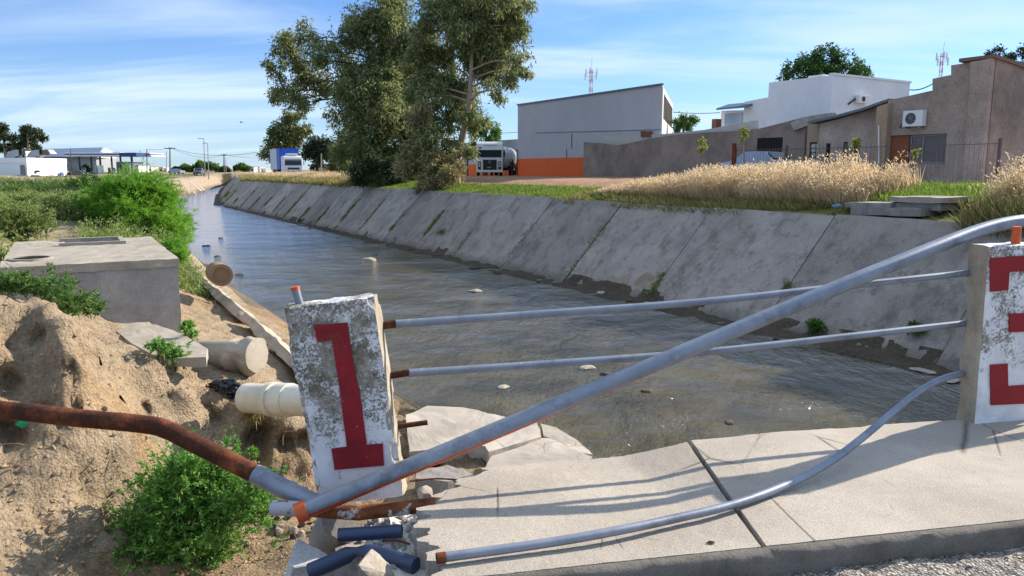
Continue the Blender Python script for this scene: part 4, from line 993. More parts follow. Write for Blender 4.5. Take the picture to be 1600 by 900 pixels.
# --- low old wall left of the houses
lw = thing('boundary_wall', 'long low brown rendered boundary wall with uneven top', 'wall', at_n(1000, 276, 35))
facade('wall', 35.0, [(912, 222), (940, 224), (962, 227), (978, 225), (1000, 220), (1025, 215), (1060, 210), (1100, 207), (1140, 205), (1182, 201)], .3, BROWN_D, lw)
shd = thing('shed', 'low shed with a pale sheet roof behind the boundary wall', 'shed', at_n(990, 240, 36.0))
facade('wall', 35.6, [(930, 221), (945, 213), (1040, 209), (1100, 203), (1180, 188)], .3, flat('pale_limewash', lin(196, 190, 182), .9), shd)
dsh = MB(); a, b = at_n(1000, 213, 35.5), at_n(1016, 213, 35.5); dsh.obox(a, b - a, NX * .3, (0, 0, .35)); o = dsh.build('broken_brick_patch', surf('bare_brick', lin(110, 70, 54), lin(140, 92, 70), 6), shd); roughen(o, 2, .06, 3, 4)

# --- brown houses
h1 = thing('brown_house', 'single storey brown rendered house with dark porch and sloping sheet roof', 'house', at_n(1230, 275, 34.5))
facade('wall', 34.6, [(1178, 203), (1222, 192), (1260, 182)], 8, BROWN_D, h1)
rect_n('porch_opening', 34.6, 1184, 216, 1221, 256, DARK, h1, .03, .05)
facade('side_wall', 34.2, [(1262, 196), (1281, 192)], 7, TAN, h1)
facade('wing_wall', 33.9, [(1281, 193), (1310, 186), (1345, 176), (1372, 168)], 7, BROWN, h1)
rect_n('door', 34.2, 1266, 222, 1274, 262, flat('dark_door', lin(66, 52, 46), .7), h1, .03)
rect_n('slit_window', 33.9, 1292, 224, 1296, 250, DARK, h1); rect_n('slit_window', 33.9, 1319, 222, 1323, 250, DARK, h1)
rf = MB(); R_ = [at_n(u, v, 33.5) for u, v in ((1262, 193), (1300, 185), (1345, 173), (1388, 158))]
for a, b in zip(R_[:-1], R_[1:]): rf.loft([a, b, b + NX * 7.5, a + NX * 7.5], [x + Vector((0, 0, .12)) for x in (a, b, b + NX * 7.5, a + NX * 7.5)])
rf.build('roof', SHEET, h1)
blk = MB(); T_ = [(1235, 192), (1255, 183), (1285, 178), (1300, 176), (1300, 184), (1262, 196), (1240, 204)]
blk.prism([at_n(u, v, 34.4) for u, v in T_], NX * .3); o = blk.build('peeling_parapet', flat('peeling_white_parapet', lin(176, 170, 162), .9, 0, .2, .5), h1); 
brk_ = thing('brick_pier', 'slim pale brick pier with square openings beside the brown house', 'pier', at_n(1272, 262, 33.6))
pm = MB()
for k in range(5): v0 = 226 + k * 7; a, b = at_n(1270, v0, 33.5), at_n(1275, v0 + 4.5, 33.5); pm.snbox(min(s_of(a), s_of(b)), max(s_of(a), s_of(b)), 33.4, 33.55, b.z, a.z)
pm.snbox(pn(1276, 250, 33.4)[0], pn(1274.6, 250, 33.4)[0], 33.4, 33.55, .6, pn(1272, 225, 33.4)[1]); pm.snbox(pn(1270, 250, 33.4)[0], pn(1268.8, 250, 33.4)[0], 33.4, 33.55, .6, pn(1272, 225, 33.4)[1])
pm.build('blockwork', flat('pale_block', lin(190, 184, 178), .9), brk_)

h2 = thing('brown_house', 'tall brown rendered house with shuttered window and high stepped parapet', 'house', at_n(1460, 268, 33))
def wall_with_hole(n, top, depth, hole, mat, parent):
    (u0, v0, u1, v1) = hole
    zt = pn(u0, v0, n)[1]; zb = pn(u1, v1, n)[1]; sL, sR = pn(u0, v0, n)[0], pn(u1, v0, n)[0]
    T = [pn(u, v, n) for u, v in top]; m = MB(); z0 = .3
    sa, sb = T[0][0], T[-1][0]
    def ztop(s): return float(np.interp(-s, [-t[0] for t in T], [t[1] for t in T]))
    def piece(a, b, lo, hi_a, hi_b, d): m.prism([sn(a, n, lo), sn(a, n, hi_a), sn(b, n, hi_b), sn(b, n, lo)], NX * d)
    piece(sa, sL, z0, ztop(sa), ztop(sL), depth); piece(sR, sb, z0, ztop(sR), ztop(sb), depth)
    piece(sL, sR, zt, ztop(sL), ztop(sR), depth); piece(sL, sR, z0, zb, zb, depth)
    m.snbox(sR, sL, n + .5, n + .6, zb, zt)
    return m.build('wall', mat, parent), (sL, sR, zb, zt)
_, (sL, sR, zb, zt) = wall_with_hole(33.3, [(1388, 157), (1440, 145), (1480, 136), (1518, 127)], 6, (1391, 212, 1480, 256), BROWN, h2)
w = sL - sR
MB().snbox(sL - w * .34, sL - .02, 33.36, 33.42, zb + .02, zt - .02).build('shutter', TERRA, h2)
wf = MB(); x0, x1 = sR + .02, sL - w * .36
for (a, b) in ((x0, x0 + .06), (x1 - .06, x1), (x0 + (x1 - x0) * .62, x0 + (x1 - x0) * .62 + .07)): wf.snbox(a, b, 33.38, 33.44, zb + .02, zt - .02)
wf.snbox(x0 + .06, x1 - .06, 33.39, 33.44, zt - .08, zt - .02); wf.snbox(x0 + .06, x1 - .06, 33.39, 33.44, zb + .02, zb + .08)
wf = wf.build('window', flat('grey_window_frame', lin(136, 132, 132), .6), h2)
g = MB(); g.snbox(x0 + .06, x1 - .06, 33.42, 33.43, zb + .08, zt - .08); o = g.build('pane', flat('curtained_glass', lin(100, 92, 92), .3, 0, .5, .3), h2); o.parent = wf; o.matrix_parent_inverse = Matrix.Identity(4)
facade('corner_pilaster', 33.0, [(1370, 167), (1388, 161)], .6, TAN, h2)
MB().tube([at_n(1373, 196, 32.95), at_n(1373, 256, 32.95)], .035, 8).build('downpipe', WHITE, h2)
facade('tower_wall', 33.45, [(1457, 141), (1457, 123), (1486, 117), (1486, 102), (1512, 98), (1549, 92)], 9, BROWN, h2)
facade('gable_wall', 33.1, [(1516, 127), (1516, 97), (1549, 91)], .3, BROWN, h2)
ce = at_n(1549, 92, 33.45); sc_ = s_of(ce)
g0 = pn(1549, 92, 33.45)
q1 = at_s(1600, 110, sc_); q2 = at_s(1680, 138, sc_)
MB().prism([sn(sc_, 33.45, .3), sn(sc_, 33.45, ce.z), Vector(q1), Vector(q2), Vector((q2.x, q2.y, .3))], -AX * .2).build('side_wall', BROWN_D, h2)
a = MB(); a.loft([sn(sc_ - .3, 33.2, ce.z), sn(sc_ + 1.2, 33.2, ce.z - .0), Vector(q1) + AX * 1.2, Vector(q1) - AX * .3], [sn(sc_ - .3, 33.2, ce.z + .14), sn(sc_ + 1.2, 33.2, ce.z + .14), Vector(q1) + AX * 1.2 + Vector((0, 0, .14)), Vector(q1) - AX * .3 + Vector((0, 0, .14))]); a.build('roof', flat('brown_roof_sheet', lin(124, 96, 82), .7, .1), h2)
tp = thing('roof_tank', 'small dark block tank on the stepped roof of the tall brown house', 'tank', at_n(1500, 108, 34.5)); MB().snbox(pn(1516, 104, 34.5)[0], pn(1489, 104, 34.5)[0], 34.5, 35.6, pn(1500, 112, 34.5)[1] - 1, pn(1500, 101, 34.5)[1]).build('tank_body', BROWN_D, tp, bevel=.06)
aircon(33.3, 1419, 174, 1448, 197, 'largest white air conditioner above the shuttered window')

# --- white house
h3 = thing('white_house', 'white two storey house with flat roof behind the brown houses', 'house', at_n(1290, 260, 42))
facade('wall', 42.0, [(1163, 159), (1200, 152), (1262, 140), (1287, 136)], 8, WHITEP, h3, .5)
cc = at_n(1288, 118, 41.6); s_c = s_of(cc)
facade('stair_tower_wall', 41.55, [(1284, 120), (1300.6, 117.1)], .3, WHITEP, h3, .5)
cs = at_n(1301, 117, 41.6); s_c = s_of(cs); e1 = at_s(1422, 130, s_c)
MB().prism([sn(s_c, 41.6, .5), cs, e1, Vector((e1.x, e1.y, .5))], AX * 5).build('upper_wall', WHITEP, h3)
kk = MB(); kk.obox(cs - AX * .08 - NX * .05, e1 - cs + NX * .1, AX * .3, (0, 0, .12)); kk.build('parapet_cap', WHITEP, h3)
aw = MB(); a, b = at_n(1166, 168, 41.4), at_n(1119, 172, 41.4); aw.loft([a, b, b + NX * 1.2 + Vector((0, 0, .35)), a + NX * 1.2 + Vector((0, 0, .35))], [x + Vector((0, 0, .12)) for x in (a, b, b + NX * 1.2 + Vector((0, 0, .35)), a + NX * 1.2 + Vector((0, 0, .35)))]); aw.build('awning', flat('blue_grey_awning', lin(84, 104, 130), .6), h3)
facade('balcony_wall', 42.3, [(1127, 173), (1164, 172)], 5, WHITEP, h3, .5)
rect_n('window', 42.3, 1133, 178, 1160, 200, flat('pale_blue_glass', lin(150, 172, 196), .15, 0, .5), h3, .03)
bal = MB()
for u in range(1128, 1166, 3): bal.tube([at_n(u, 209, 41.6), at_n(u, 199, 41.6)], .02, 5)
bal.tube([at_n(1127, 199, 41.6), at_n(1166, 199, 41.6)], .03, 6); bal.build('balcony_railing', WHITE, h3)
tk = thing('water_tank', 'white box water tank on the roof of the white house', 'water tank', at_n(1273, 137, 42.6)); MB().snbox(pn(1285, 128, 42.6)[0], pn(1262, 128, 42.6)[0], 42.6, 43.9, pn(1270, 139, 42.6)[1], pn(1270, 118, 42.6)[1]).build('tank_body', WHITE, tk, bevel=.05)
MB().tube([at_n(1287, 137, 42.5), at_n(1287, 116, 42.5)], .06, 8).build('vent_pipe', WHITE, tk)
aircon(42.0, 1248, 150, 1265, 163, 'small white air conditioner on the left wall of the white house')
def aircon_side(u0, v0, u1, v1, label):
    a, b = at_s(u0, v0, s_c - .05), at_s(u1, v1, s_c - .05); root = thing('air_conditioner', label, 'air conditioner', (a + b) / 2)
    n0, n1 = sorted((n_of(a), n_of(b))); z0, z1 = sorted((a.z, b.z))
    MB().snbox(s_c - .36, s_c - .06, n0, n1, z0, z1).build('casing', WHITE, root, bevel=.015)
    c = sn(s_c - .37, n0 + (n1 - n0) * .4, (z0 + z1) / 2); MB().disc(c, AX, (z1 - z0) * .36, .015, 20).build('fan_grille', flat('fan_dark', lin(52, 56, 62), .6), root)
    MB().tube([sn(s_c - .1, n0, z0 + .25), sn(s_c - .06, n0 - .6, z0 - .1)], .05, 8).build('hose', DARK, root)
aircon_side(1336, 149, 1353, 162, 'white air conditioner on the wide right wall of the white house')
ch_ = thing('chimney', 'short brick chimney in front of the white house balcony', 'chimney', at_n(1115, 205, 40)); MB().snbox(pn(1119, 195, 40)[0], pn(1112, 195, 40)[0], 40, 40.5, 3, pn(1115, 186, 40)[1]).build('stack', surf('chimney_brick', lin(110, 72, 60), lin(140, 96, 80), 6), ch_)

# --- iron fence before the brown house, saplings
fe = thing('iron_fence', 'thin dark iron bar fence in front of the brown houses', 'fence', at_n(1340, 268, 29.5))
pb_ = MB(); s_a, s_b = pn(1150, 250, 29.5)[0], pn(1560, 250, 29.5)[0]
zf = lambda s: .95
s = s_b; 
while s < s_a: pb_.tube([sn(s, 29.5, .8), sn(s, 29.5, 2.5)], .007, 4); s += .18
FEM = flat('dark_iron', lin(96, 86, 82), .7, .2)
pb_.build('bars', FEM, fe)
for z in (1.0, 2.4): MB().snbox(s_b, s_a, 29.48, 29.52, z, z + .022).build('rail', FEM, fe)
s = s_b
while s < s_a + 1: MB().snbox(s - .04, s + .04, 29.45, 29.55, .7, 2.6).build('fence_post', FEM, fe); s += 3.2
for (u, lbl) in ((1145.5, 'rusty red steel post standing beside the slim roadside sapling'),):
    q = thing('steel_post', lbl, 'post', at_n(u, 270, 28)); MB().snbox(pn(u + 1.5, 250, 28)[0], pn(u - 2.5, 250, 28)[0], 28, 28.12, .7, pn(u, 224, 28)[1]).build('post', surf('rust_red', lin(92, 48, 38), lin(110, 60, 46), 4), q)
tarp = thing('parked_car', 'silver blue car half hidden behind the dry grass by the porch', 'car', at_n(1185, 255, 31.5))
def car(root, c, d, L=4.1, W=1.7, Hh=1.45, paint=None):
    d = Vector(d).normalized(); sd = Vector((-d.y, d.x, 0)); c = Vector(c)
    prof = [(-.5, .25), (-.5, .62), (-.46, .68), (-.34, .70), (-.22, .96), (-.05, 1.0), (.12, .99), (.26, .70), (.44, .62), (.5, .5), (.5, .25)]
    def ringp(k, inset): return [c + d * (x * L) + sd * (k * (W / 2 - (inset if z > .7 else 0))) + Vector((0, 0, z * Hh)) for x, z in prof]
    m = MB(); m.loft(ringp(-1, .18), ringp(1, .18)); m.build('body', paint, root, smooth=True, angle=30)
    win = [(-.33, .715), (-.22, .92), (.10, .93), (.23, .715)]
    g = MB()
    for k in (-1, 1):
        a = [c + d * (x * L) + sd * (k * (W / 2 - .165)) + Vector((0, 0, z * Hh)) for x, z in win]; g.prism(a, sd * (k * .02))
    g.build('side_window', GLASS, root)
    g = MB(); a = [c + d * (.255 * L) + Vector((0, 0, .74 * Hh)), c + d * (.135 * L) + Vector((0, 0, .96 * Hh))]
    g.prism([a[0] + sd * (W / 2 - .25), a[0] - sd * (W / 2 - .25), a[1] - sd * (W / 2 - .28), a[1] + sd * (W / 2 - .28)], d * .05 + Vector((0, 0, .04))); g.build('windscreen', GLASS, root)
    g = MB(); a = [c + d * (-.335 * L) + Vector((0, 0, .73 * Hh)), c + d * (-.235 * L) + Vector((0, 0, .94 * Hh))]
    g.prism([a[0] + sd * (W / 2 - .25), a[0] - sd * (W / 2 - .25), a[1] - sd * (W / 2 - .28), a[1] + sd * (W / 2 - .28)], d * -.05 + Vector((0, 0, .04))); g.build('rear_window', GLASS, root)
    for x in (-.31, .31):
        for k in (-1, 1):
            p = c + d * (x * L) + sd * (k * (W / 2 - .2)) + Vector((0, 0, .31)); w_ = MB(); w_.disc(p, sd * k, .31, .22, 20); wo_ = w_.build('wheel', BLACK, root)
            r_ = MB(); r_.disc(p + sd * (k * .215), sd * k, .19, .012, 16); ro = r_.build('rim', STEEL, root); ro.parent = wo_; ro.matrix_parent_inverse = Matrix.Identity(4)
    for k in (-1, 1):
        p = c + d * (.495 * L) + sd * (k * W * .36) + Vector((0, 0, .53 * Hh)); MB().obox(p - sd * .15, sd * .3, d * .03, (0, 0, .1)).build('headlight', WHITE, root)
    return root
pc = at_n(1188, 258, 31.5); car(tarp, Vector((pc.x, pc.y, .95)), AX, paint=flat('silver_blue_car_paint', lin(150, 160, 178), .3, .3, .5))

# --- communication masts
def mast(u, vb, vt, t, label, w=.5, antennas=True):
    b, tp_ = at_y(u, vb, t), at_y(u, vt, t); root = thing('radio_mast', label, 'radio mast', b)
    WR = NT('mast_red_white'); z = WR.xyz(WR.co)[2]; Hm = tp_.z - b.z
    f = WR.math('FRACT', WR.math('MULTIPLY', z, 1 / (Hm * .32))); c = WR.ramp(f, [(.48, lin(216, 210, 208)), (.52, lin(178, 76, 66))]); WRm = WR.fin(c, .6)
    legs = [Vector((w * math.cos(a), w * math.sin(a), 0)) for a in (0.4, 2.5, 4.6)]; m = MB()
    base = Vector((b.x, b.y, 0)); N_ = 9; z0 = b.z - 12; H2 = tp_.z - z0
    for l in legs: m.tube([base + l + Vector((0, 0, z0)), base + l * .7 + Vector((0, 0, tp_.z))], .09, 6)
    for i in range(N_ * 2):
        za, zb_ = z0 + H2 * i / (N_ * 2), z0 + H2 * (i + 1) / (N_ * 2)
        for j in range(3):
            la, lb = legs[j], legs[(j + 1) % 3]; m.tube([base + la * .85 + Vector((0, 0, za)), base + lb * .85 + Vector((0, 0, zb_))], .05, 4); m.tube([base + la * .85 + Vector((0, 0, zb_)), base + lb * .85 + Vector((0, 0, zb_))], .05, 4)
    m.build('lattice', WRm, root)
    for j in range(6):
        a = j * math.pi / 3 + .3; r = w * 2.6; p = base + Vector((r * math.cos(a), r * math.sin(a), tp_.z - .9 - (j % 2) * 1.6)); MB().obox(p - Vector((.18, .1, 1.1)), (.36, 0, 0), (0, .2, 0), (0, 0, 2.2)).build('antenna_panel', WHITE, root)
        MB().tube([base + Vector((0, 0, p.z)), p], .06, 5).build('antenna_arm', STEEL, root)
    m = MB(); m.tube([base + Vector((0, 0, tp_.z)), base + Vector((.3, 0, tp_.z + Hm * .45))], .05, 5); m.build('whip', STEEL, root)
mast(923, 150, 108, 260, 'red and white radio mast rising behind the grey warehouse', .8)
mast(1470, 120, 83, 230, 'red and white radio mast rising between the white and tall brown houses', .6)

# ------------------------------------------------------------------ trucks
def wheel(root, p, sd, r=.5, w=.3):
    o = MB(); o.disc(p, sd, r, w, 22); wo_ = o.build('wheel', BLACK, root)
    ro = MB().disc(Vector(p) + Vector(sd).normalized() * (w - .02), sd, r * .55, .03, 16).build('rim', STEEL, root); ro.parent = wo_; ro.matrix_parent_inverse = Matrix.Identity(4)
def cab_truck(root, c, d, W, Hc, paint, style):
    """a flat nosed cab whose front face centre stands at c, facing d"""
    d = Vector(d).normalized(); sd = Vector((-d.y, d.x, 0)); c = Vector(c); Lc = 2.1
    prof = [(-Lc, .5), (-Lc, Hc * .97), (-.55, Hc), (-.22, Hc * .94), (-.10, Hc * .76), (0, Hc * .52), (.03, .75), (0, .45)]
    P0 = [c + d * x - sd * (W / 2) + Vector((0, 0, z)) for x, z in prof]; m = MB(); m.loft(P0, [p + sd * W for p in P0]); m.build('cab', paint, root, bevel=.06)
    def front(x0, x1, z0, z1, mat, name, off=.03, lean0=0.0, lean1=0.0, parent=None):
        a = [c + d * (off + lean0) + sd * (x0 * W) + Vector((0, 0, z0)), c + d * (off + lean0) + sd * (x1 * W) + Vector((0, 0, z0)), c + d * (off + lean1) + sd * (x1 * W) + Vector((0, 0, z1)), c + d * (off + lean1) + sd * (x0 * W) + Vector((0, 0, z1))]
        o = MB().prism(a, d * .035).build(name, mat, root); 
        if parent: o.parent = parent; o.matrix_parent_inverse = Matrix.Identity(4)
        return o
    front(-.455, .455, Hc * .545, Hc * .755, GLASS, 'windscreen', .02, -.01, -.10)
    for k in (-1, 1):
        a = c - d * 1.1 + sd * (k * W / 2) + Vector((0, 0, Hc * .54)); MB().obox(a, d * .85, sd * (k * .02), (0, 0, Hc * .2)).build('side_window', GLASS, root)
        mpos = c + d * .12 + sd * (k * (W / 2 + .16)) + Vector((0, 0, Hc * .55)); MB().obox(mpos - sd * .09, sd * .18, d * .08, (0, 0, .6)).build('mirror', BLACK if style else WHITE, root, bevel=.02)
    if style:
        gr = front(-.25, .27, .62, Hc * .47, flat('black_grille', lin(28, 30, 36), .5), 'grille', .035)
        m = MB(); q = c + d * .08 + Vector((0, 0, Hc * .41)); m.ring(q, d, .115, .145, .02, 24)
        for (x0, z0, x1, z1) in ((-.06, .10, 0, -.0), (0, 0, .06, .10), (-.10, .04, -.045, -.09), (-.045, -.09, 0, .0), (0, .0, .045, -.09), (.045, -.09, .10, .04)):
            m.tube([q + d * .01 + sd * x0 + Vector((0, 0, z0)), q + d * .01 + sd * x1 + Vector((0, 0, z1))], .012, 5)
        o = m.build('emblem', STEEL, root); o.parent = gr; o.matrix_parent_inverse = Matrix.Identity(4)
        sl = MB()
        for k in range(6): zc = .68 + k * .14; sl.obox(c + d * .072 - sd * (.24 * W) + Vector((0, 0, zc)), sd * (.49 * W), d * .012, (0, 0, .035))
        o = sl.build('grille_bar', flat('grille_bar_grey', lin(58, 60, 68), .4, .3), root); o.parent = gr; o.matrix_parent_inverse = Matrix.Identity(4)
        front(-.10, .06, .80, .93, flat('number_plate', lin(150, 140, 116), .6), 'number_plate', .09)
        for k in (-1, 1):
            front(k * .385 - .055, k * .385 + .055, .66, Hc * .42, flat('lamp_housing', lin(34, 36, 42), .3), 'lamp_housing', .035)
            hl = MB(); hl.disc(c + d * .07 + sd * (k * .385 * W) + Vector((0, 0, Hc * .36)), d, .09, .02, 14); hl.disc(c + d * .07 + sd * (k * .385 * W) + Vector((0, 0, Hc * .29)), d, .09, .02, 14); hl.build('headlight', WHITE, root)
        front(-.5, .5, .38, .60, paint, 'bumper', .03)
        front(-.40, -.30, Hc * .80, Hc * .835, DARK, 'roof_marking', -.12, 0, -.02)
        m = MB()
        for k in range(7): x = -.22 + k * .075; m.obox(c + d * -.125 + sd * (x * W) + Vector((0, 0, Hc * .875)), sd * (.045 * W), d * .05, (0, 0, .06))
        m.build('visor_lettering', flat('grey_lettering', lin(120, 124, 132), .6), root)
    else:
        front(-.46, .46, .95, 1.32, WHITE, 'front_panel', .03)
        front(-.32, .32, .98, 1.22, flat('dark_grille', lin(48, 52, 60), .5), 'grille', .07)
        front(-.5, .5, .45, .78, WHITE, 'bumper', .05); front(-.34, .34, .62, .70, DARK, 'intake', .09)
        for k in (-1, 1): front(k * .40 - .07, k * .40 + .07, .80, .95, flat('headlight_glass', lin(200, 204, 210), .15), 'headlight', .05)
        MB().obox(c - d * 1.4 - sd * (W * .3) + Vector((0, 0, Hc)), d * 1.0, sd * (W * .6), (0, 0, .3)).build('air_deflector', WHITE, root, bevel=.1)
        front(-.46, .46, Hc * .77, Hc * .82, flat('sun_visor', lin(40, 46, 60), .4), 'sun_visor', .0, 0, 0)
    for k in (-1, 1):
        wheel(root, c - d * 1.3 + sd * (k * (W / 2 - .32)) + Vector((0, 0, .5)), sd * k)
def ground_at(p): return drop(p.x, p.y)
# white tractor with silver tanker in the yard
tc_ = at_y(765, 268, 80); tcp = Vector((tc_.x, tc_.y, ground_at(tc_)))
ht = thing('tanker_truck', 'white flat nosed truck with black grille towing a silver tank in the yard', 'truck', tcp)
fd = Vector((.03, -1, 0)).normalized()
Wt = 40.5 / F * 80; Ht_ = at_y(765, 221, 80).z - tcp.z
cab_truck(ht, tcp, fd, Wt, Ht_, WHITE, True)
sd_ = Vector((-fd.y, fd.x, 0))
ctr = tcp - Vector((-.12, 1, 0)).normalized() * -6.5 + Vector((.9, 0, 2.0))
axv = Vector((.12, .99, 0)).normalized()
MB().tube([tcp + axv * 2.8 + Vector((.95, 0, 1.95)), tcp + axv * 2.9 + Vector((.95, 0, 1.95)), tcp + axv * 9.5 + Vector((.95, 0, 1.95))], [1.0, 1.12, 1.12], 28).build('tank', flat('polished_tank', lin(205, 205, 204), .25, .6, .5), ht, smooth=True, angle=50)
MB().obox(tcp + axv * 2.5 - sd_ * 1.0 + Vector((.6, 0, .55)), axv * 7, sd_ * 2.2, (0, 0, .3)).build('chassis', DARK, ht)
lad = MB(); lb = tcp + axv * 2.72 + Vector((1.0, 0, .9))
for k in range(7): lad.tube([lb + Vector((0, -.02, .3 * k)), lb + Vector((.5, -.02, .3 * k))], .02, 5)
lad.tube([lb, lb + Vector((0, 0, 2.3))], .025, 5); lad.tube([lb + Vector((.5, 0, 0)), lb + Vector((.5, 0, 2.3))], .025, 5); lad.build('ladder', STEEL, ht)
MB().tube([tcp - fd * 2.4 + sd_ * -.0 + Vector((1.25, 0, 1)), tcp - fd * 2.4 + Vector((1.25, 0, Ht_ + .1))], .09, 10).build('exhaust_stack', DARK, ht)
for k in (-1, 1):
    for x in (4.2, 7.2, 8.4): wheel(ht, tcp + axv * x + sd_ * (k * .85) + Vector((.6, 0, .5)), sd_ * k)
# truck with blue box
bt = at_y(459, 274, 108); btp = Vector((bt.x, bt.y, ground_at(bt)))
tb = thing('box_truck', 'white cab truck with tall bright blue box body on the far bank', 'truck', btp)
fd2 = Vector((.12, -1, 0)).normalized()
fd2 = Vector((.47, -.88, 0)).normalized(); Wb = 2.5
cab_truck(tb, btp, fd2, Wb, 2.85, WHITE, False)
sd2 = Vector((-fd2.y, fd2.x, 0)); BLU = flat('bright_blue_box', lin(30, 84, 186), .5, 0, .4, .1)
bx0 = btp - fd2 * 2.3
o0 = bx0 - sd2 * 1.3 + Vector((0, 0, .95)); 
MB().obox(o0 - fd2 * 7, fd2 * 7, sd2 * 2.6, (0, 0, 2.95)).build('box_body', flat('pale_box_side', lin(190, 200, 214), .5), tb)
MB().obox(o0 + fd2 * .003, fd2 * .05, sd2 * 2.6, (0, 0, 2.95)).build('front_bulkhead', BLU, tb)
MB().obox(o0 - fd2 * 2.2 - sd2 * .03, fd2 * 2.2, sd2 * .028, (0, 0, 2.95)).build('side_panel', BLU, tb)
MB().obox(bx0 - fd2 * 7 - sd2 * .5 + Vector((0, 0, .6)), fd2 * 7, sd2 * 1.0, (0, 0, .34)).build('chassis', DARK, tb)
for x in (5.5, 8.0):
    for k in (-1, 1): wheel(tb, btp - fd2 * x + sd2 * (k * .85) + Vector((0, 0, .5)), sd2 * k)
# ------------------------------------------------------------------ vegetation
def rnd(seed): return np.random.default_rng(seed)
GUM = leafmat('eucalyptus_leaf', [(0.15, lin(76, 90, 54)), (0.45, lin(118, 130, 78)), (0.7, lin(152, 156, 106)), (0.92, lin(202, 192, 150))], .45, zone=.35)
GUM_PALE = leafmat('pale_eucalyptus_shoot_leaf', [(0.15, lin(96, 96, 62)), (0.5, lin(146, 138, 94)), (0.9, lin(198, 180, 136))], .28, zone=.6)
GUM_DARK = leafmat('dark_eucalyptus_leaf', [(0.15, lin(36, 50, 34)), (0.5, lin(62, 78, 48)), (0.9, lin(104, 114, 74))], .25, zone=.3)
OAK = leafmat('dark_green_leaf', [(0.15, lin(26, 40, 28)), (0.5, lin(46, 64, 40)), (0.9, lin(76, 92, 54))], .22, zone=.3)
GREEN = leafmat('fresh_green_leaf', [(0.1, lin(52, 78, 36)), (0.5, lin(84, 118, 52)), (0.9, lin(130, 152, 78))], .35, zone=.4)
FEATHER = leafmat('feathery_green_leaf', [(0.1, lin(74, 124, 36)), (0.45, lin(110, 164, 48)), (0.9, lin(152, 192, 78))], .5, zone=.8)
VIVID = leafmat('vivid_green_leaf', [(0.1, lin(66, 106, 44)), (0.45, lin(98, 150, 62)), (0.8, lin(146, 184, 98)), (0.93, lin(176, 180, 110))], .45, zone=2.2)
WEED = leafmat('weed_leaf', [(0.1, lin(86, 110, 54)), (0.5, lin(122, 142, 76)), (0.9, lin(170, 178, 116))], .45, zone=.35)
STRAW = leafmat('dry_straw', [(0.1, lin(160, 136, 102)), (0.5, lin(212, 188, 150)), (0.9, lin(240, 224, 192))], .45, zone=.5)
STRAWG = leafmat('half_dry_grass', [(0.1, lin(96, 98, 54)), (0.5, lin(140, 134, 80)), (0.9, lin(190, 172, 116))], .4, zone=.5)
LAWN = leafmat('lawn_blade', [(0.1, lin(74, 102, 38)), (0.5, lin(110, 138, 50)), (0.9, lin(160, 168, 88))], .4, zone=.6)
BARK = surf('pale_gum_bark', lin(120, 102, 88), lin(184, 166, 146), 2.2, .9, .6, 14, .03, fine=.3, stretch=(1, 1, .3))
BARK_D = surf('dark_bark', lin(70, 58, 48), lin(108, 92, 76), 3, .95, .6, 14, .03)
TWIG = surf('green_brown_stem', lin(84, 80, 50), lin(116, 106, 70), 8, .9, 0)

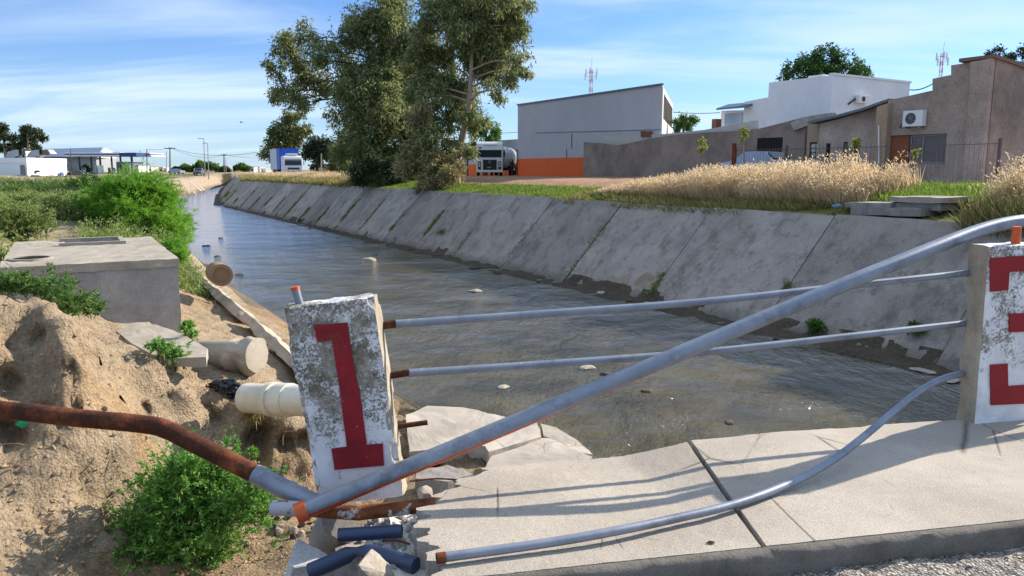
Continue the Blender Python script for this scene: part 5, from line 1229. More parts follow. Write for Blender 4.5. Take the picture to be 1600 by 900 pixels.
def fill(clumps, n, rng, shell=.62):
    """points through the volume of leaf clumps, more of them towards their outsides, thinned to leave gaps"""
    c = np.array([list(k[0]) for k in clumps]); r = np.array([k[1] for k in clumps]); sq = np.array([k[2] if len(k) > 2 else (1, 1, 1) for k in clumps])
    w = r ** 2.2; w = w / w.sum(); k = rng.choice(len(r), n, p=w)
    d = rng.normal(size=(n, 3)); d /= np.linalg.norm(d, axis=1, keepdims=True)
    rad = rng.uniform(0, 1, n) ** shell * (1 + .22 * rng.normal(size=n)).clip(.2, 1.5)
    p = c[k] + d * (rad * r[k])[:, None] * sq[k]
    return p, d, k
def tree(name, label, cat, base, clumps, n, L, W, mat, trunk_pts, trunk_r, bark, seed, droop=.6, group=None, sub=5, limb=.10, cluster=True, twigs=True):
    rng = rnd(seed); root = thing(name, label, cat, base, group)
    # secondary clumps: leaf sprays
    small = []
    for (c, r, *rest) in clumps:
        for _ in range(int(sub * (1.6 + 1.6 * r))):
            d = rng.normal(size=3); d /= np.linalg.norm(d); small.append((np.array(c) + d * r * rng.uniform(.35, 1.0), r * rng.uniform(.30, .55), (1, 1, rng.uniform(.8, 1.5))))
    p, d, k = fill(small, n, rng)
    keep = fbm(p[:, 0] * 1.1 / max(L * 3, .3), p[:, 1] * 1.1 / max(L * 3, .3), p[:, 2] * 1.1 / max(L * 3, .3), 2, seed) > -.34
    p, d = p[keep], d[keep]; m = len(p)
    dirs = d * .55 + rng.normal(size=(m, 3)) * .55 + np.array([0, 0, -droop])
    leaves('crown', p, dirs, L * rng.uniform(.6, 1.3, m), W * rng.uniform(.7, 1.3, m), mat, root, rng)
    m_ = MB(); tp = smooth_path(trunk_pts, 5); tr = np.interp(np.linspace(0, 1, len(tp)), np.linspace(0, 1, len(trunk_r)), trunk_r)
    m_.tube(tp, list(tr), 12); r_ = random.Random(seed)
    for (c, r, *rest) in clumps:
        c = Vector(c); j = min(range(len(tp)), key=lambda i: (tp[i] - c).length + (0 if tp[i].z < c.z - .3 * r else 3 + abs(tp[i].z - c.z)))
        a = tp[j]; mid = a.lerp(c, .5) + Vector((r_.uniform(-.1, .1), r_.uniform(-.1, .1), .08)) * (c - a).length; rr = max(min(tr[j] * .55, limb * (c - a).length * .35), .02)
        pth = smooth_path([a, mid, c], 4); m_.tube(pth, list(np.linspace(rr, rr * .3, len(pth))), 7)
        if twigs:
            for _ in range(3):
                e = c + Vector((r_.uniform(-1, 1), r_.uniform(-1, 1), r_.uniform(-.6, .9))) * r; m_.tube([pth[-3], pth[-3].lerp(e, .5) + Vector((0, 0, .1 * r)), e], [rr * .4, rr * .3, rr * .12], 5)
    m_.build('trunk', bark, root, smooth=True, angle=60)
    return root
def pix_clumps(lst, Y, seed, dep=1.0, sq=(1, 1, 1)):
    r_ = random.Random(seed); out = []
    for (u, v, r) in lst:
        y = Y + r_.uniform(-1, 1) * dep; out.append((at_y(u, v, y), r * y / F, sq))
    return out
# the pair of big eucalyptus trees on the bank
def gp_(u, v, n):
    p = at_n(u, v, n); return Vector((p.x, p.y, drop(p.x, p.y)))
bL = gp_(598, 292, 22.3); YL = bL.y
cl = [(590, 15, 40), (560, 50, 32), (610, 50, 38), (568, 95, 38), (618, 105, 40), (548, 140, 34), (600, 150, 42), (540, 190, 30), (580, 205, 42), (630, 200, 36), (545, 240, 28), (600, 250, 40), (640, 155, 30), (575, 265, 30), (560, 150, 30), (632, 255, 30), (608, -10, 34), (640, 100, 30), (648, 60, 26), (645, 200, 30), (650, 240, 28), (640, 275, 26), (560, 285, 22),
      (440, 65, 24), (482, 58, 24), (505, 82, 24), (470, 98, 26), (434, 100, 20), (452, 132, 24), (495, 128, 22), (512, 140, 14), (428, 145, 14), (462, 155, 20), (480, 160, 14)]
tree('eucalyptus_tree', 'dense dark eucalyptus with a limb reaching out to the left beside its paler twin', 'tree', bL, pix_clumps(cl, YL, 3, 2.4), 122000, .34, .095, GUM, [bL, at_y(598, 250, YL), at_y(590, 180, YL), at_y(596, 100, YL), at_y(592, 20, YL)], [.36, .30, .24, .15, .05], BARK_D, 11, .65)
bR = gp_(712, 288, 22.6); YR = bR.y
cr_ = [(690, 10, 38), (740, 0, 40), (795, 15, 34), (672, 60, 34), (735, 55, 40), (785, 60, 34), (812, 95, 18), (820, 112, 12), (695, 105, 36), (755, 105, 36), (718, 150, 36), (775, 140, 20), (672, 150, 28), (745, 185, 22), (690, 190, 28), (800, 122, 16), (665, 215, 26), (705, 225, 18), (722, 25, 34), (660, 90, 28), (662, 140, 28), (668, 250, 26), (690, 255, 22), (735, 235, 14), (815, 40, 16), (770, -15, 30)]
tree('eucalyptus_tree', 'tall airy eucalyptus with bare pale trunk nearest to the yard gate', 'tree', bR, pix_clumps(cr_, YR, 5, 2.2), 80000, .34, .088, GUM, [bR, at_y(714, 255, YR), at_y(722, 215, YR), at_y(732, 170, YR), at_y(736, 110, YR), at_y(740, 20, YR)], [.34, .27, .23, .19, .14, .05], BARK, 12, .85, limb=.12)
def shrub(name, label, cat, base, clumps, n, L, W, mat, seed, up=.5, spread=.6, group=None, stems=8, bend=.15, shoots=0):
    """stems and foliage; with shoots > 0 the leaves sit along that many leafy shoots growing out of the clumps"""
    rng = rnd(seed); root = thing(name, label, cat, base, group); b = Vector(base); s_ = MB(); r_ = random.Random(seed)
    if shoots:
        c = np.array([list(k[0]) for k in clumps]); r = np.array([k[1] for k in clumps]); w = r ** 2 / (r ** 2).sum(); per = max(6, n // shoots)
        k = rng.choice(len(r), shoots, p=w); d = rng.normal(size=(shoots, 3)); d /= np.linalg.norm(d, axis=1, keepdims=True); d[:, 2] = np.abs(d[:, 2]) * .8 + up * .5
        d /= np.linalg.norm(d, axis=1, keepdims=True)
        st = c[k] + rng.normal(size=(shoots, 3)) * (r[k] * .42)[:, None]; ln = r[k] * rng.uniform(.5, 1.25, shoots)
        t = rng.uniform(.1, 1, (shoots, per)); side = rng.normal(size=(shoots, 3)) * .25
        q = st[:, None] + d[:, None] * (ln[:, None] * t)[..., None] + side[:, None] * (ln[:, None] * t * t)[..., None]; q[..., 2] -= bend * ln[:, None] * t * t
        ld = d[:, None] * spread + rng.normal(size=(shoots, per, 3)) * .55; sz = (1.15 - .55 * t) * rng.uniform(.6, 1.3, (shoots, per)) * rng.uniform(.7, 1.3, (shoots, 1))
        P_ = q.reshape(-1, 3); m = len(P_); leaves('foliage', P_, ld.reshape(-1, 3), (L * sz).ravel(), (W * sz).ravel(), mat, root, rng, .1)
        ends = [Vector(x) for x in st[:stems * 3]]
        for i in range(0, min(shoots, 260)):
            pts_ = [Vector(st[i]), Vector(st[i] + d[i] * ln[i] * .5 + side[i] * ln[i] * .25), Vector(st[i] + d[i] * ln[i] * .95 + side[i] * ln[i] * .9 - np.array([0, 0, bend * ln[i] * .9]))]
            s_.tube(pts_, [L * .05, L * .035, L * .015], 4, False)
    else:
        small = []
        for (c, r, *rest) in clumps:
            for _ in range(9):
                d = rng.normal(size=3); d /= np.linalg.norm(d); d[2] = abs(d[2]) * .9 - .15
                small.append((np.array(c) + d * r * rng.uniform(.3, 1.0), r * rng.uniform(.22, .5)))
        p, d, k = fill(small, n, rng, .5); m = len(p)
        leaves('foliage', p, d * spread + rng.normal(size=(m, 3)) * .45 + np.array([0, 0, up]), L * rng.uniform(.6, 1.4, m), W * rng.uniform(.7, 1.3, m), mat, root, rng, bend)
        ends = [Vector(small[r_.randrange(len(small))][0]) for _ in range(stems)]
    for c in ends[:stems]:
        s_.tube([b + Vector((r_.uniform(-.1, .1), r_.uniform(-.1, .1), -.05)), b.lerp(c, .5) + Vector((0, 0, .1)), c], [.02, .014, .005], 5)
    s_.build('stem', TWIG, root); return root
# pale suckers and undergrowth at the trees' feet
for i, (u, v, n, lst, mt, nn, lb) in enumerate([
    (690, 300, 20.9, [(655, 225, 24), (680, 250, 26), (650, 262, 26), (700, 258, 22), (672, 282, 22), (690, 292, 14), (640, 245, 18), (650, 190, 18), (660, 170, 14), (700, 280, 22), (715, 262, 14), (665, 298, 14)], GUM_PALE, 15000, 'pale leafy eucalyptus suckers spilling over the bank edge between the trunks'),
    (610, 296, 21.2, [(570, 265, 24), (598, 278, 22), (625, 282, 18), (585, 255, 20), (560, 283, 14), (615, 262, 18)], GUM_DARK, 8000, 'dark bushy eucalyptus suckers at the foot of the dense tree')]):
    b = gp_(u, v, n); shrub('sucker_shrub', lb, 'shrub', b, pix_clumps(lst, b.y - .3, 20 + i, .8), nn, .26, .07, mt, 30 + i, -.1, .7)
# agave tuft
for j, (u, v, n, sc) in enumerate([(543, 292, 22.0, 1.0), (522, 294, 21.6, .8), (562, 290, 22.4, .8), (592, 296, 21.0, .7)]):
    b = gp_(u, v, n); root = thing('agave_plant', ['largest grey green agave rosette left of the dense tree', 'outermost grey green agave rosette at the bank edge beside the grass', 'grey green agave rosette closest to the dense tree on its road side', 'small agave rosette under the dark suckers at the bank edge'][j], 'agave', b)
    r_ = random.Random(j); m = MB()
    for k in range(26):
        a = r_.uniform(0, 6.28); el = r_.uniform(.35, 1.45); L = r_.uniform(.8, 1.35) * sc; d = Vector((math.cos(a) * math.cos(el), math.sin(a) * math.cos(el), math.sin(el))); s_ = d.cross(Vector((0, 0, 1))).normalized() * .075 * sc
        p = b + d * .05; q = b + d * L * .5; t = b + d * L + Vector((0, 0, -.22 * L * math.cos(el))); th = Vector((0, 0, .015))
        m.add([p - s_ * .6, p + s_ * .6, q + s_, q - s_, t], [(0, 1, 2, 3), (3, 2, 4)])
    m.build('leaf_rosette', leafmat('agave_leaf', [(0.1, lin(110, 116, 100)), (.6, lin(156, 160, 142)), (.95, lin(196, 196, 176))], .1), root)
# trees farther off
def far_tree(label, u, vbase, Y, lst, mat, n, L, seed, bark=BARK_D, droop=.4, name='tree', group=None, W=None, zb=None):
    b = at_y(u, vbase, Y); b = Vector((b.x, b.y, drop(b.x, b.y) if zb is None else zb)); top = lst[0]
    return tree(name, label, 'tree', b, pix_clumps(lst, Y, seed, Y * .012), n, L, W or L * .42, mat, [b, at_y(u, vbase - 12, Y), at_y((u + top[0]) / 2, (vbase + top[1]) / 2, Y), at_y(top[0], top[1], Y)], [Y * .0035, Y * .003, Y * .002, Y * .0008], bark, seed, droop, group, 5, .08)
far_tree('lighter green eucalyptus behind the blue box truck', 445, 268, 128, [(460, 190, 18), (440, 205, 18), (430, 222, 14), (470, 205, 16), (450, 225, 18), (418, 236, 9), (412, 245, 8), (425, 250, 10), (455, 245, 16)], leafmat('grey_green_gum_leaf', [(0.1, lin(66, 80, 48)), (.5, lin(104, 116, 70)), (.9, lin(150, 154, 100))], .3, zone=.2), 9000, .55, 41, name='eucalyptus_tree')
far_tree('round dark green tree right of the blue box truck', 505, 275, 122, [(495, 228, 17), (484, 238, 12), (515, 232, 16), (505, 248, 16), (492, 252, 12), (530, 240, 12), (500, 262, 10)], OAK, 9000, .5, 42, name='broadleaf_tree')
far_tree('low leafy tree between the round dark tree and the agaves', 535, 280, 85, [(530, 245, 12), (545, 255, 12), (525, 262, 12), (540, 270, 9), (552, 240, 10)], leafmat('olive_brown_leaf', [(.1, lin(50, 66, 34)), (.5, lin(84, 96, 46)), (.9, lin(140, 122, 70))], .3), 4500, .32, 43, name='broadleaf_tree')
far_tree('light green tree behind the white tanker truck', 758, 262, 92, [(760, 205, 18), (775, 210, 10), (742, 200, 16), (765, 222, 14), (748, 225, 14), (735, 235, 12)], GREEN, 6500, .34, 44, name='broadleaf_tree')
far_tree('big dark green tree rising behind the white house roof', 1290, 250, 70, [(1285, 92, 18), (1310, 95, 20), (1262, 100, 18), (1240, 112, 16), (1226, 128, 14), (1335, 105, 16), (1355, 115, 10), (1270, 120, 22), (1300, 118, 22), (1330, 122, 14), (1225, 140, 10), (1250, 135, 16)], leafmat('deep_green_leaf', [(0.1, lin(32, 58, 30)), (.5, lin(58, 92, 44)), (.9, lin(98, 126, 64))], .3, zone=.3), 13000, .30, 45, name='broadleaf_tree')
far_tree('small bright green tree beside the right end of the grey warehouse', 1068, 240, 62, [(1068, 187, 11), (1055, 192, 9), (1082, 190, 9), (1062, 200, 9), (1078, 198, 8)], GREEN, 3600, .2, 46, name='broadleaf_tree')
far_tree('pair of dark tree tops behind the tall brown house', 1570, 240, 75, [(1562, 82, 11), (1548, 86, 7), (1578, 90, 11), (1598, 84, 10), (1610, 88, 12), (1570, 100, 12), (1590, 100, 10)], OAK, 5000, .28, 47, name='broadleaf_tree')
far_tree('grey green eucalyptus nearest the ducts of the white shop', 50, 270, 230, [(42, 203, 8), (57, 210, 9), (48, 218, 9), (66, 216, 6), (40, 225, 8), (55, 229, 7), (36, 214, 4)], GUM_DARK, 4200, .9, 48, BARK, name='eucalyptus_tree')
far_tree('grey green eucalyptus at the left edge behind the white shop', 12, 270, 235, [(4, 200, 7), (8, 212, 6), (22, 216, 6), (2, 228, 9), (18, 230, 8), (28, 228, 6), (-10, 210, 10)], GUM_DARK, 4000, .9, 49, BARK, name='eucalyptus_tree')
for j, (u, v, w, h, lb) in enumerate([(322, 266, 26, 15, 'widest rounded bush on the horizon behind the light masts'), (290, 267, 12, 9, 'low bush on the horizon left of the light masts'), (378, 266, 15, 10, 'rounded bush on the horizon near the far culvert'), (350, 267, 9, 6, 'smallest bush on the horizon between two rounded bushes'), (276, 268, 8, 6, 'dark bush behind the silver car on the horizon')]):
    Y = 300; b = at_y(u, v + 2, Y); b.z = drop(b.x, b.y)
    shrub('roadside_bush', lb, 'bush', b, pix_clumps([(u, v - h * .35, h * .6), (u - w * .5, v - h * .2, h * .5), (u + w * .5, v - h * .2, h * .5), (u - w * .25, v - h * .5, h * .5), (u + w * .25, v - h * .4, h * .5)], Y, j, 2), 2200, 1.0, .5, GREEN if j != 4 else OAK, 60 + j, .3)
# saplings by the road
for (u, vt, vb, n, lb) in [(1098, 218, 266, 28, 'thin staked sapling before the low brown wall'), (1162, 200, 262, 27.5, 'taller thin sapling by the rusty steel post'), (1432, 238, 275, 27, 'spindly bare sapling in front of the shuttered window'), (1336, 218, 262, 28.5, 'thin sapling behind the iron fence by the brown wall')]:
    t_ = at_n(u, vb, n); b = Vector((t_.x, t_.y, drop(t_.x, t_.y))); Y = b.y
    ln = [(u, vt + 4, 6), (u + 2, vt + 12, 5), (u - 3, vt + 18, 4)] if u != 1432 else [(u, vt, 3)]
    shrub('sapling', lb, 'sapling', b, pix_clumps(ln, Y, 3, .1), 130 if u != 1432 else 40, .16, .09, leafmat('yellow_green_leaf', [(.1, lin(110, 122, 50)), (.9, lin(160, 166, 88))], .4), int(u), 0, .5, None, 1)
    s_ = MB(); s_.tube([b, at_y(u, (vt + vb) / 2, Y), at_y(u, vt, Y)], [.03, .022, .01], 6); s_.build('trunk', BARK, bpy.context.scene.objects[[o.name for o in C.objects if o.name.startswith('sapling')][-1]])

# ---- grasses
def blades(name, pts, h, w, mat, rng, lean=.35, label=None, bend=.2, wind=(-.3, -.1)):
    n = len(pts); D = np.stack([rng.normal(size=n) * lean + wind[0], rng.normal(size=n) * lean + wind[1], np.ones(n)], 1)
    o = leaves(name, pts, D, h, w, mat, None, rng, bend, .35); return tag(o, label, None, None, 'stuff')
def scatter(s0, s1, n0, n1, n, rng, dens=None):
    s, nn = rng.uniform(s0, s1, n), rng.uniform(n0, n1, n)
    x, y = -0.5 * s + 0.8660254 * nn, 0.8660254 * s + 0.5 * nn
    if dens is not None: k = dens(s, nn, x, y); s, nn, x, y = s[k], nn[k], x[k], y[k]
    i = np.clip(np.searchsorted(ss, s) - 1, 0, len(ss) - 2); j = np.clip(np.searchsorted(ns, nn) - 1, 0, len(ns) - 2)
    fs = (s - ss[i]) / (ss[i + 1] - ss[i]); fn = (nn - ns[j]) / (ns[j + 1] - ns[j]); Zg = P[..., 2]
    z = (Zg[i, j] * (1 - fs) + Zg[i + 1, j] * fs) * (1 - fn) + (Zg[i, j + 1] * (1 - fs) + Zg[i + 1, j + 1] * fs) * fn
    return np.stack([x, y, z - .01], 1), s, nn
rg = rnd(5)
def hmul(s): return np.interp(s, [5, 8, 11.2, 12, 14.6, 15.2, 18, 22, 26, 29], [1.15, 1.1, .95, .35, .35, .85, .9, .8, .5, .15])
def seedy(pts, hh, name, mat, n_per, L, W, rng, spread=.10):
    """feathery seed heads on the upper part of grass stems"""
    k = rng.integers(0, len(pts), n_per); p = pts[k].copy(); f = rng.uniform(.62, 1.03, n_per); p[:, 2] += hh[k] * f; p[:, 0] += -.3 * hh[k] * f + rng.normal(size=n_per) * spread; p[:, 1] += -.1 * hh[k] * f + rng.normal(size=n_per) * spread
    return p
pts, s_, n_ = scatter(4.5, 29, 20.6, 24.2, 42000, rg, lambda s, n, x, y: (fbm(x * .6, y * .6, 0, 3, 71) > -.5) & ~((s > 11.4) & (s < 15.2)) & ~((s > 15) & (n < 21.2 - .0 * s)))
hh = hmul(s_) * rg.uniform(.75, 1.3, len(s_)) * (1 + .25 * fbm(pts[:, 0] * .9, pts[:, 1] * .9, 0, 4, 72)) * np.interp(n_, [20.6, 21.6], [.5, 1])
blades('dry_grass', pts, hh, .020, STRAW, rg, .20, None, .12)
p2 = seedy(pts, hh, 'x', STRAW, 42000, .1, .05, rg); m = len(p2)
leaves('dry_grass_heads', p2, rg.normal(size=(m, 3)) * .5 + np.array([-.4, -.1, .7]), .12 * rg.uniform(.6, 1.4, m), .032, STRAW, None, rg)['kind'] = 'stuff'
pts, s_, n_ = scatter(5, 30, 19.7, 21.6, 16000, rg, lambda s, n, x, y: (fbm(x * .8, y * .8, 0, 3, 73) > -.3) & ~((s > 11.3) & (s < 15)))
blades('half_dry_grass', pts, .38 * rg.uniform(.5, 1.4, len(s_)), .03, STRAWG, rg, .45, None, .25)
pts, s_, n_ = scatter(5, 11.2, 19.6, 22.5, 9000, rg)
blades('half_dry_grass', pts, .95 * rg.uniform(.5, 1.3, len(s_)), .03, STRAWG, rg, .28, None, .2)
pts, s_, n_ = scatter(24, 62, 19.75, 22.9, 42000, rg, lambda s, n, x, y: (fbm(x * .5, y * .5, 0, 3, 74) > -.6))
blades('lawn_grass', pts, .16 * rg.uniform(.4, 1.6, len(s_)), .035, LAWN, rg, .5, None, .2)
pts, s_, n_ = scatter(11.3, 15.3, 21.6, 24.5, 7000, rg)
blades('lawn_grass', pts, .42 * rg.uniform(.4, 1.4, len(s_)), .035, leafmat('bright_grass', [(.1, lin(84, 116, 40)), (.9, lin(146, 168, 76))], .4), rg, .35, None, .2)
pts, s_, n_ = scatter(60, 112, 19.8, 23.5, 16000, rg)
pts[:, :2] += (np.interp(s_, RIGHT_S, RIGHT_N) - 17)[:, None] * np.array([NX.x, NX.y])
blades('half_dry_grass', pts, .65 * rg.uniform(.5, 1.5, len(s_)), .07, STRAWG, rg, .3, None, .2)
pts, s_, n_ = scatter(66, 104, 21.4, 24.5, 9000, rg)
blades('dry_grass', pts, .9 * rg.uniform(.6, 1.3, len(s_)), .06, STRAW, rg, .25, None, .2)
# weeds in the lining joints
jp = []; r_ = random.Random(9)
for (s1_, n1_, top) in joints:
    if s1_ > 120 or s1_ < 5: continue
    for (t0, t1) in [(r_.uniform(-.02, .35), r_.uniform(.25, .8)) for _ in range(2 if s1_ > 40 else 1)]:
        if s1_ < 40 and r_.random() < .35: continue
        for _ in range(int(150 + 60 * (s1_ > 40))):
            t = r_.uniform(t0, max(t1, t0 + .1)); jp.append(sn(s1_ + r_.gauss(0, .05 + .0015 * s1_), n1_ + 2.9 * t - .05, -3.05 + 3.12 * t))
jp = np.array([list(p) for p in jp]); D = rg.normal(size=jp.shape) * .5 + np.array([-.5, -.3, .55])
leaves('joint_weeds', jp, D, .17 * rg.uniform(.5, 1.7, len(jp)), .045, WEED, None, rg, .3)['kind'] = 'stuff'
for j, (u, v, r, lb) in enumerate([(456, 353, 6, 'small dark bush at the lining foot far up the canal'), (470, 351, 6, 'second small dark bush at the lining foot beside its twin'), (697, 368, 9, 'green tuft growing on the lining face near the water'), (1268, 518, 14, 'green weed tuft at the lining foot behind the straight rails'), (1450, 588, 16, 'green weed tuft at the water edge left of the 3 post'), (1425, 520, 11, 'weed tuft in the lining joint behind the lower straight rail')]):
    b = at_n(u, v, 17.1); 
    if j == 2: b = at_n(u, v, 18.1)
    if j == 5: b = at_n(u, v, 17.5)
    shrub('weed_tuft', lb, 'weed', b, [(b + Vector((0, -.1, r * b.y / F * .5)), r * b.y / F)], 420, .16, .03, OAK if j < 2 else GREEN, 90 + j, .6, .6, None, 4)
# left bank weeds: rushes farther back, leafy weeds nearer
pts, s_, n_ = scatter(14, 46, -16, 3.4, 90000, rg, lambda s, n, x, y: (fbm(x * .35, y * .35, 0, 3, 75) + np.clip((s - 22) * .03, -.05, .5) > -.32) & ~((s < 20.6) & (n > -1.25)) & (n < 3.6 - .1 * (s < 24)) & ~((s > 21.5) & (s < 25.5) & (n > -2.2) & (n < .2)) & (s - n * .2 > 15.5))
blades('weeds', pts, .52 * rg.uniform(.35, 1.5, len(s_)) * (1 + .5 * fbm(pts[:, 0] * .5, pts[:, 1] * .5, 0, 3, 77)), .035, WEED, rg, .5, None, .25)
k = rg.integers(0, len(pts), 110000); q = pts[k] + np.stack([rg.normal(size=len(k)) * .07, rg.normal(size=len(k)) * .07, rg.uniform(.05, .70, len(k))], 1); 
leaves('weed_leaves', q, rg.normal(size=(len(k), 3)) * .8 + np.array([0, 0, .3]), .11 * rg.uniform(.5, 1.5, len(k)), .035, WEED, None, rg)['kind'] = 'stuff'
pts, s_, n_ = scatter(38, 118, -30, 7.5, 60000, rg, lambda s, n, x, y: (fbm(x * .12, y * .12, 0, 3, 78) > -.25) & (n < np.interp(s, LEFT_S, LEFT_N) - .6))
RUSH = leafmat('rush_blade', [(.1, lin(74, 102, 48)), (.5, lin(108, 136, 66)), (.9, lin(156, 166, 104))], .45, zone=.12)
kz = pts[:, 2] < .35; pts, s_, n_ = pts[kz], s_[kz], n_[kz]
blades('rushes', pts, .62 * rg.uniform(.4, 1.5, len(s_)) * (1 + .5 * fbm(pts[:, 0] * .2, pts[:, 1] * .2, 0, 3, 79)), .075, RUSH, rg, .25, None, .15)
# big bushes on the left bank
def bush_px(name, label, u, v, Y, lst, n, L, W, mat, seed, **k):
    b = at_y(u, v, Y); b.z = drop(b.x, b.y); return shrub(name, label, 'bush', b, pix_clumps(lst, Y, seed, Y * .03), n, L, W, mat, seed, **k)
bush_px('feathery_bush', 'large bright green feathery bush overhanging the canal water', 215, 385, 27.5, [(215, 320, 34), (175, 330, 30), (255, 330, 30), (150, 345, 24), (200, 355, 34), (245, 360, 34), (270, 380, 24), (180, 300, 22), (225, 300, 22), (255, 305, 20), (135, 325, 18), (283, 352, 18), (272, 372, 16), (262, 350, 26), (200, 335, 40), (232, 335, 36), (165, 315, 26), (240, 300, 26), (205, 296, 24), (278, 365, 18)], 84000, .20, .018, FEATHER, 101, up=.5, spread=.9, stems=14, bend=.25, shoots=2400)
bush_px('dark_bush', 'dark green bush behind the feathery bush on the left bank', 120, 345, 40, [(120, 305, 20), (100, 310, 18), (140, 298, 18), (85, 318, 16), (125, 325, 18), (70, 312, 16), (45, 310, 14), (20, 306, 14)], 9000, .24, .05, RUSH, 102, up=.8, shoots=500)
bush_px('dark_bush', 'tall rushy green bush left of the dark bush', 60, 340, 45, [(40, 315, 14), (65, 312, 14), (90, 308, 14), (30, 324, 12), (75, 320, 14)], 6000, .24, .04, RUSH, 103, up=1.0)
for j, (u, v, Y, lst, mt, lb) in enumerate([
    (40, 385, 21, [(35, 350, 26), (10, 345, 24), (60, 360, 22), (-15, 360, 24), (25, 372, 20)], WEED, 'pale green rough shrub at the left edge behind the chamber'),
    (85, 352, 27, [(85, 325, 20), (60, 330, 18), (110, 335, 16), (40, 322, 16)], WEED, 'pale green shrub between the left edge shrub and the feathery bush'),
    (20, 335, 36, [(20, 308, 16), (-5, 312, 16), (45, 310, 14), (70, 306, 14)], RUSH, 'dark rushy shrub on the far side of the pale shrubs'),
    (150, 300, 75, [(150, 285, 9), (170, 284, 8), (130, 287, 8), (190, 284, 7), (212, 282, 7), (235, 282, 6)], GREEN, 'low fresh green shrub row below the filling station'),
    (270, 420, 22, [(272, 392, 14), (280, 402, 10), (262, 400, 12)], FEATHER, 'small feathery shrub at the water edge below the big feathery bush')]):
    bush_px('bank_shrub', lb, u, v, Y, lst, 9000, .11 if j < 2 else .2 if j < 4 else .14, .035 if j < 4 else .016, mt, 130 + j, up=.7, shoots=420, stems=6)
bush_px('gully_bush', 'bright green bush filling the gully below the rusty pipe', 300, 850, 8.0, [(300, 780, 66), (240, 830, 60), (350, 790, 58), (290, 850, 66), (385, 800, 44), (205, 872, 52), (335, 730, 36), (280, 740, 40), (245, 905, 56), (345, 865, 52), (400, 765, 30), (178, 860, 34), (310, 910, 50), (240, 770, 34), (415, 790, 22)], 76000, .058, .020, VIVID, 104, up=.5, spread=.8, stems=16, shoots=2000)
bush_px('small_bush', 'small dark green bush on the cliff edge before the flat slab', 262, 575, 10.6, [(262, 553, 20), (245, 545, 14), (280, 560, 14), (270, 572, 12)], 3600, .07, .02, VIVID, 105, up=.3, stems=8, shoots=150)
bush_px('small_bush', 'green weedy bush against the shaded face of the chamber', 90, 490, 10.2, [(90, 464, 24), (60, 455, 22), (118, 475, 22), (35, 446, 20), (135, 486, 14), (105, 490, 16), (152, 482, 10), (10, 450, 16)], 9000, .075, .018, leafmat('mid_green_weed', [(.1, lin(60, 96, 40)), (.5, lin(92, 132, 58)), (.9, lin(146, 164, 100))], .35, zone=2), 106, up=.8, stems=10, shoots=320)
bush_px('small_bush', 'sparse green weed hugging the chamber corner above the concrete pipe', 292, 525, 12.2, [(292, 512, 11), (300, 524, 8)], 700, .08, .022, VIVID, 107, up=.4, stems=5)
bush_px('small_bush', 'tiny green plant below the cream pipe beside the gully bush', 395, 715, 10.6, [(395, 708, 9), (385, 716, 7), (418, 722, 6)], 600, .07, .022, VIVID, 108, up=.4, stems=4)
b = cast(134, 445); shrub('dry_tuft', 'thin dry straw tuft standing against the chamber wall', 'dry grass', b, [(b + Vector((0, 0, .16)), .16)], 160, .24, .012, STRAW, 109, up=1.6, spread=.2)
b = cast(430, 630); shrub('dry_tuft', 'dry yellowish grass tuft hanging beside the cream pipe', 'dry grass', cast(398, 632), [(cast(398, 628), .16), (cast(402, 645), .15)], 700, .16, .012, STRAWG, 110, up=-.1, spread=.7)
b = cast(150, 890)
for j, (u, v, h, lb) in enumerate([(1108, 893, .11, 'tiny dry grass sprig growing at the kerb foot')]):
    b = at_z(u, v, -.128); shrub('dry_sprig', lb, 'dry grass', b, [(b + Vector((0, 0, .04)), .035)], 60, .07, .006, STRAW, 120, up=1.3, spread=.3, stems=3)
# twigs and dead brush beside the broken lining
m = MB(); r_ = random.Random(3)
for k in range(70):
    u = r_.uniform(288, 345); v = 425 + (u - 286) * .55 + r_.uniform(-4, 28); p = cast(u, v); d = Vector((r_.uniform(-1, 1), r_.uniform(-1, .2), r_.uniform(-.2, .6))).normalized(); L = r_.uniform(.2, .7)
    m.tube([p, p + d * L * .5 + Vector((0, 0, .04)), p + d * L], [.007, .006, .003], 4)
tag(m.build('dead_brush', surf('dead_twig', lin(84, 66, 52), lin(128, 104, 84), 9, .9, 0)), kind='stuff')
# ------------------------------------------------------------------ steps, far left bank, gas station
def stone_slab(u0, v0, u1, v1, n0, depth, th, mat, label, seed):
    a, b = at_n(u0, v0, n0), at_n(u1, v1, n0); m = MB(); m.obox(Vector((a.x, a.y, a.z - th)), Vector((b.x - a.x, b.y - a.y, (b.z - a.z) * .3)), NX * depth, (0, 0, th)); o = m.build('stone_slab', mat, origin='base'); roughen(o, 3, .02, 3, seed); tag(o, label, 'concrete slab', 'stacked slabs on the bank')
stone_slab(1390, 307, 1474, 306, 20.6, 1.5, .16, CONC, 'topmost broken slab of the stack on the bank edge', 1)
stone_slab(1320, 316, 1392, 313, 20.5, 1.2, .16, CONC_OLD, 'left hand lower slab of the stack on the bank edge', 2)
stone_slab(1330, 324, 1440, 318, 20.3, 1.2, .22, CONC_OLD, 'long bottom slab of the stack on the bank edge', 3)
stone_slab(1385, 316, 1470, 315, 20.7, 1.2, .20, CONC_OLD, 'middle slab under the topmost slab of the stack', 4)
c_ = at_n(1308, 322, 20.4); crumple('plastic_scrap', c_, .10, flat('pale_blue_plastic', lin(120, 150, 176), .4), 'small pale blue plastic scrap beside the stacked slabs', 'litter', 13, (1.3, .7, .6))

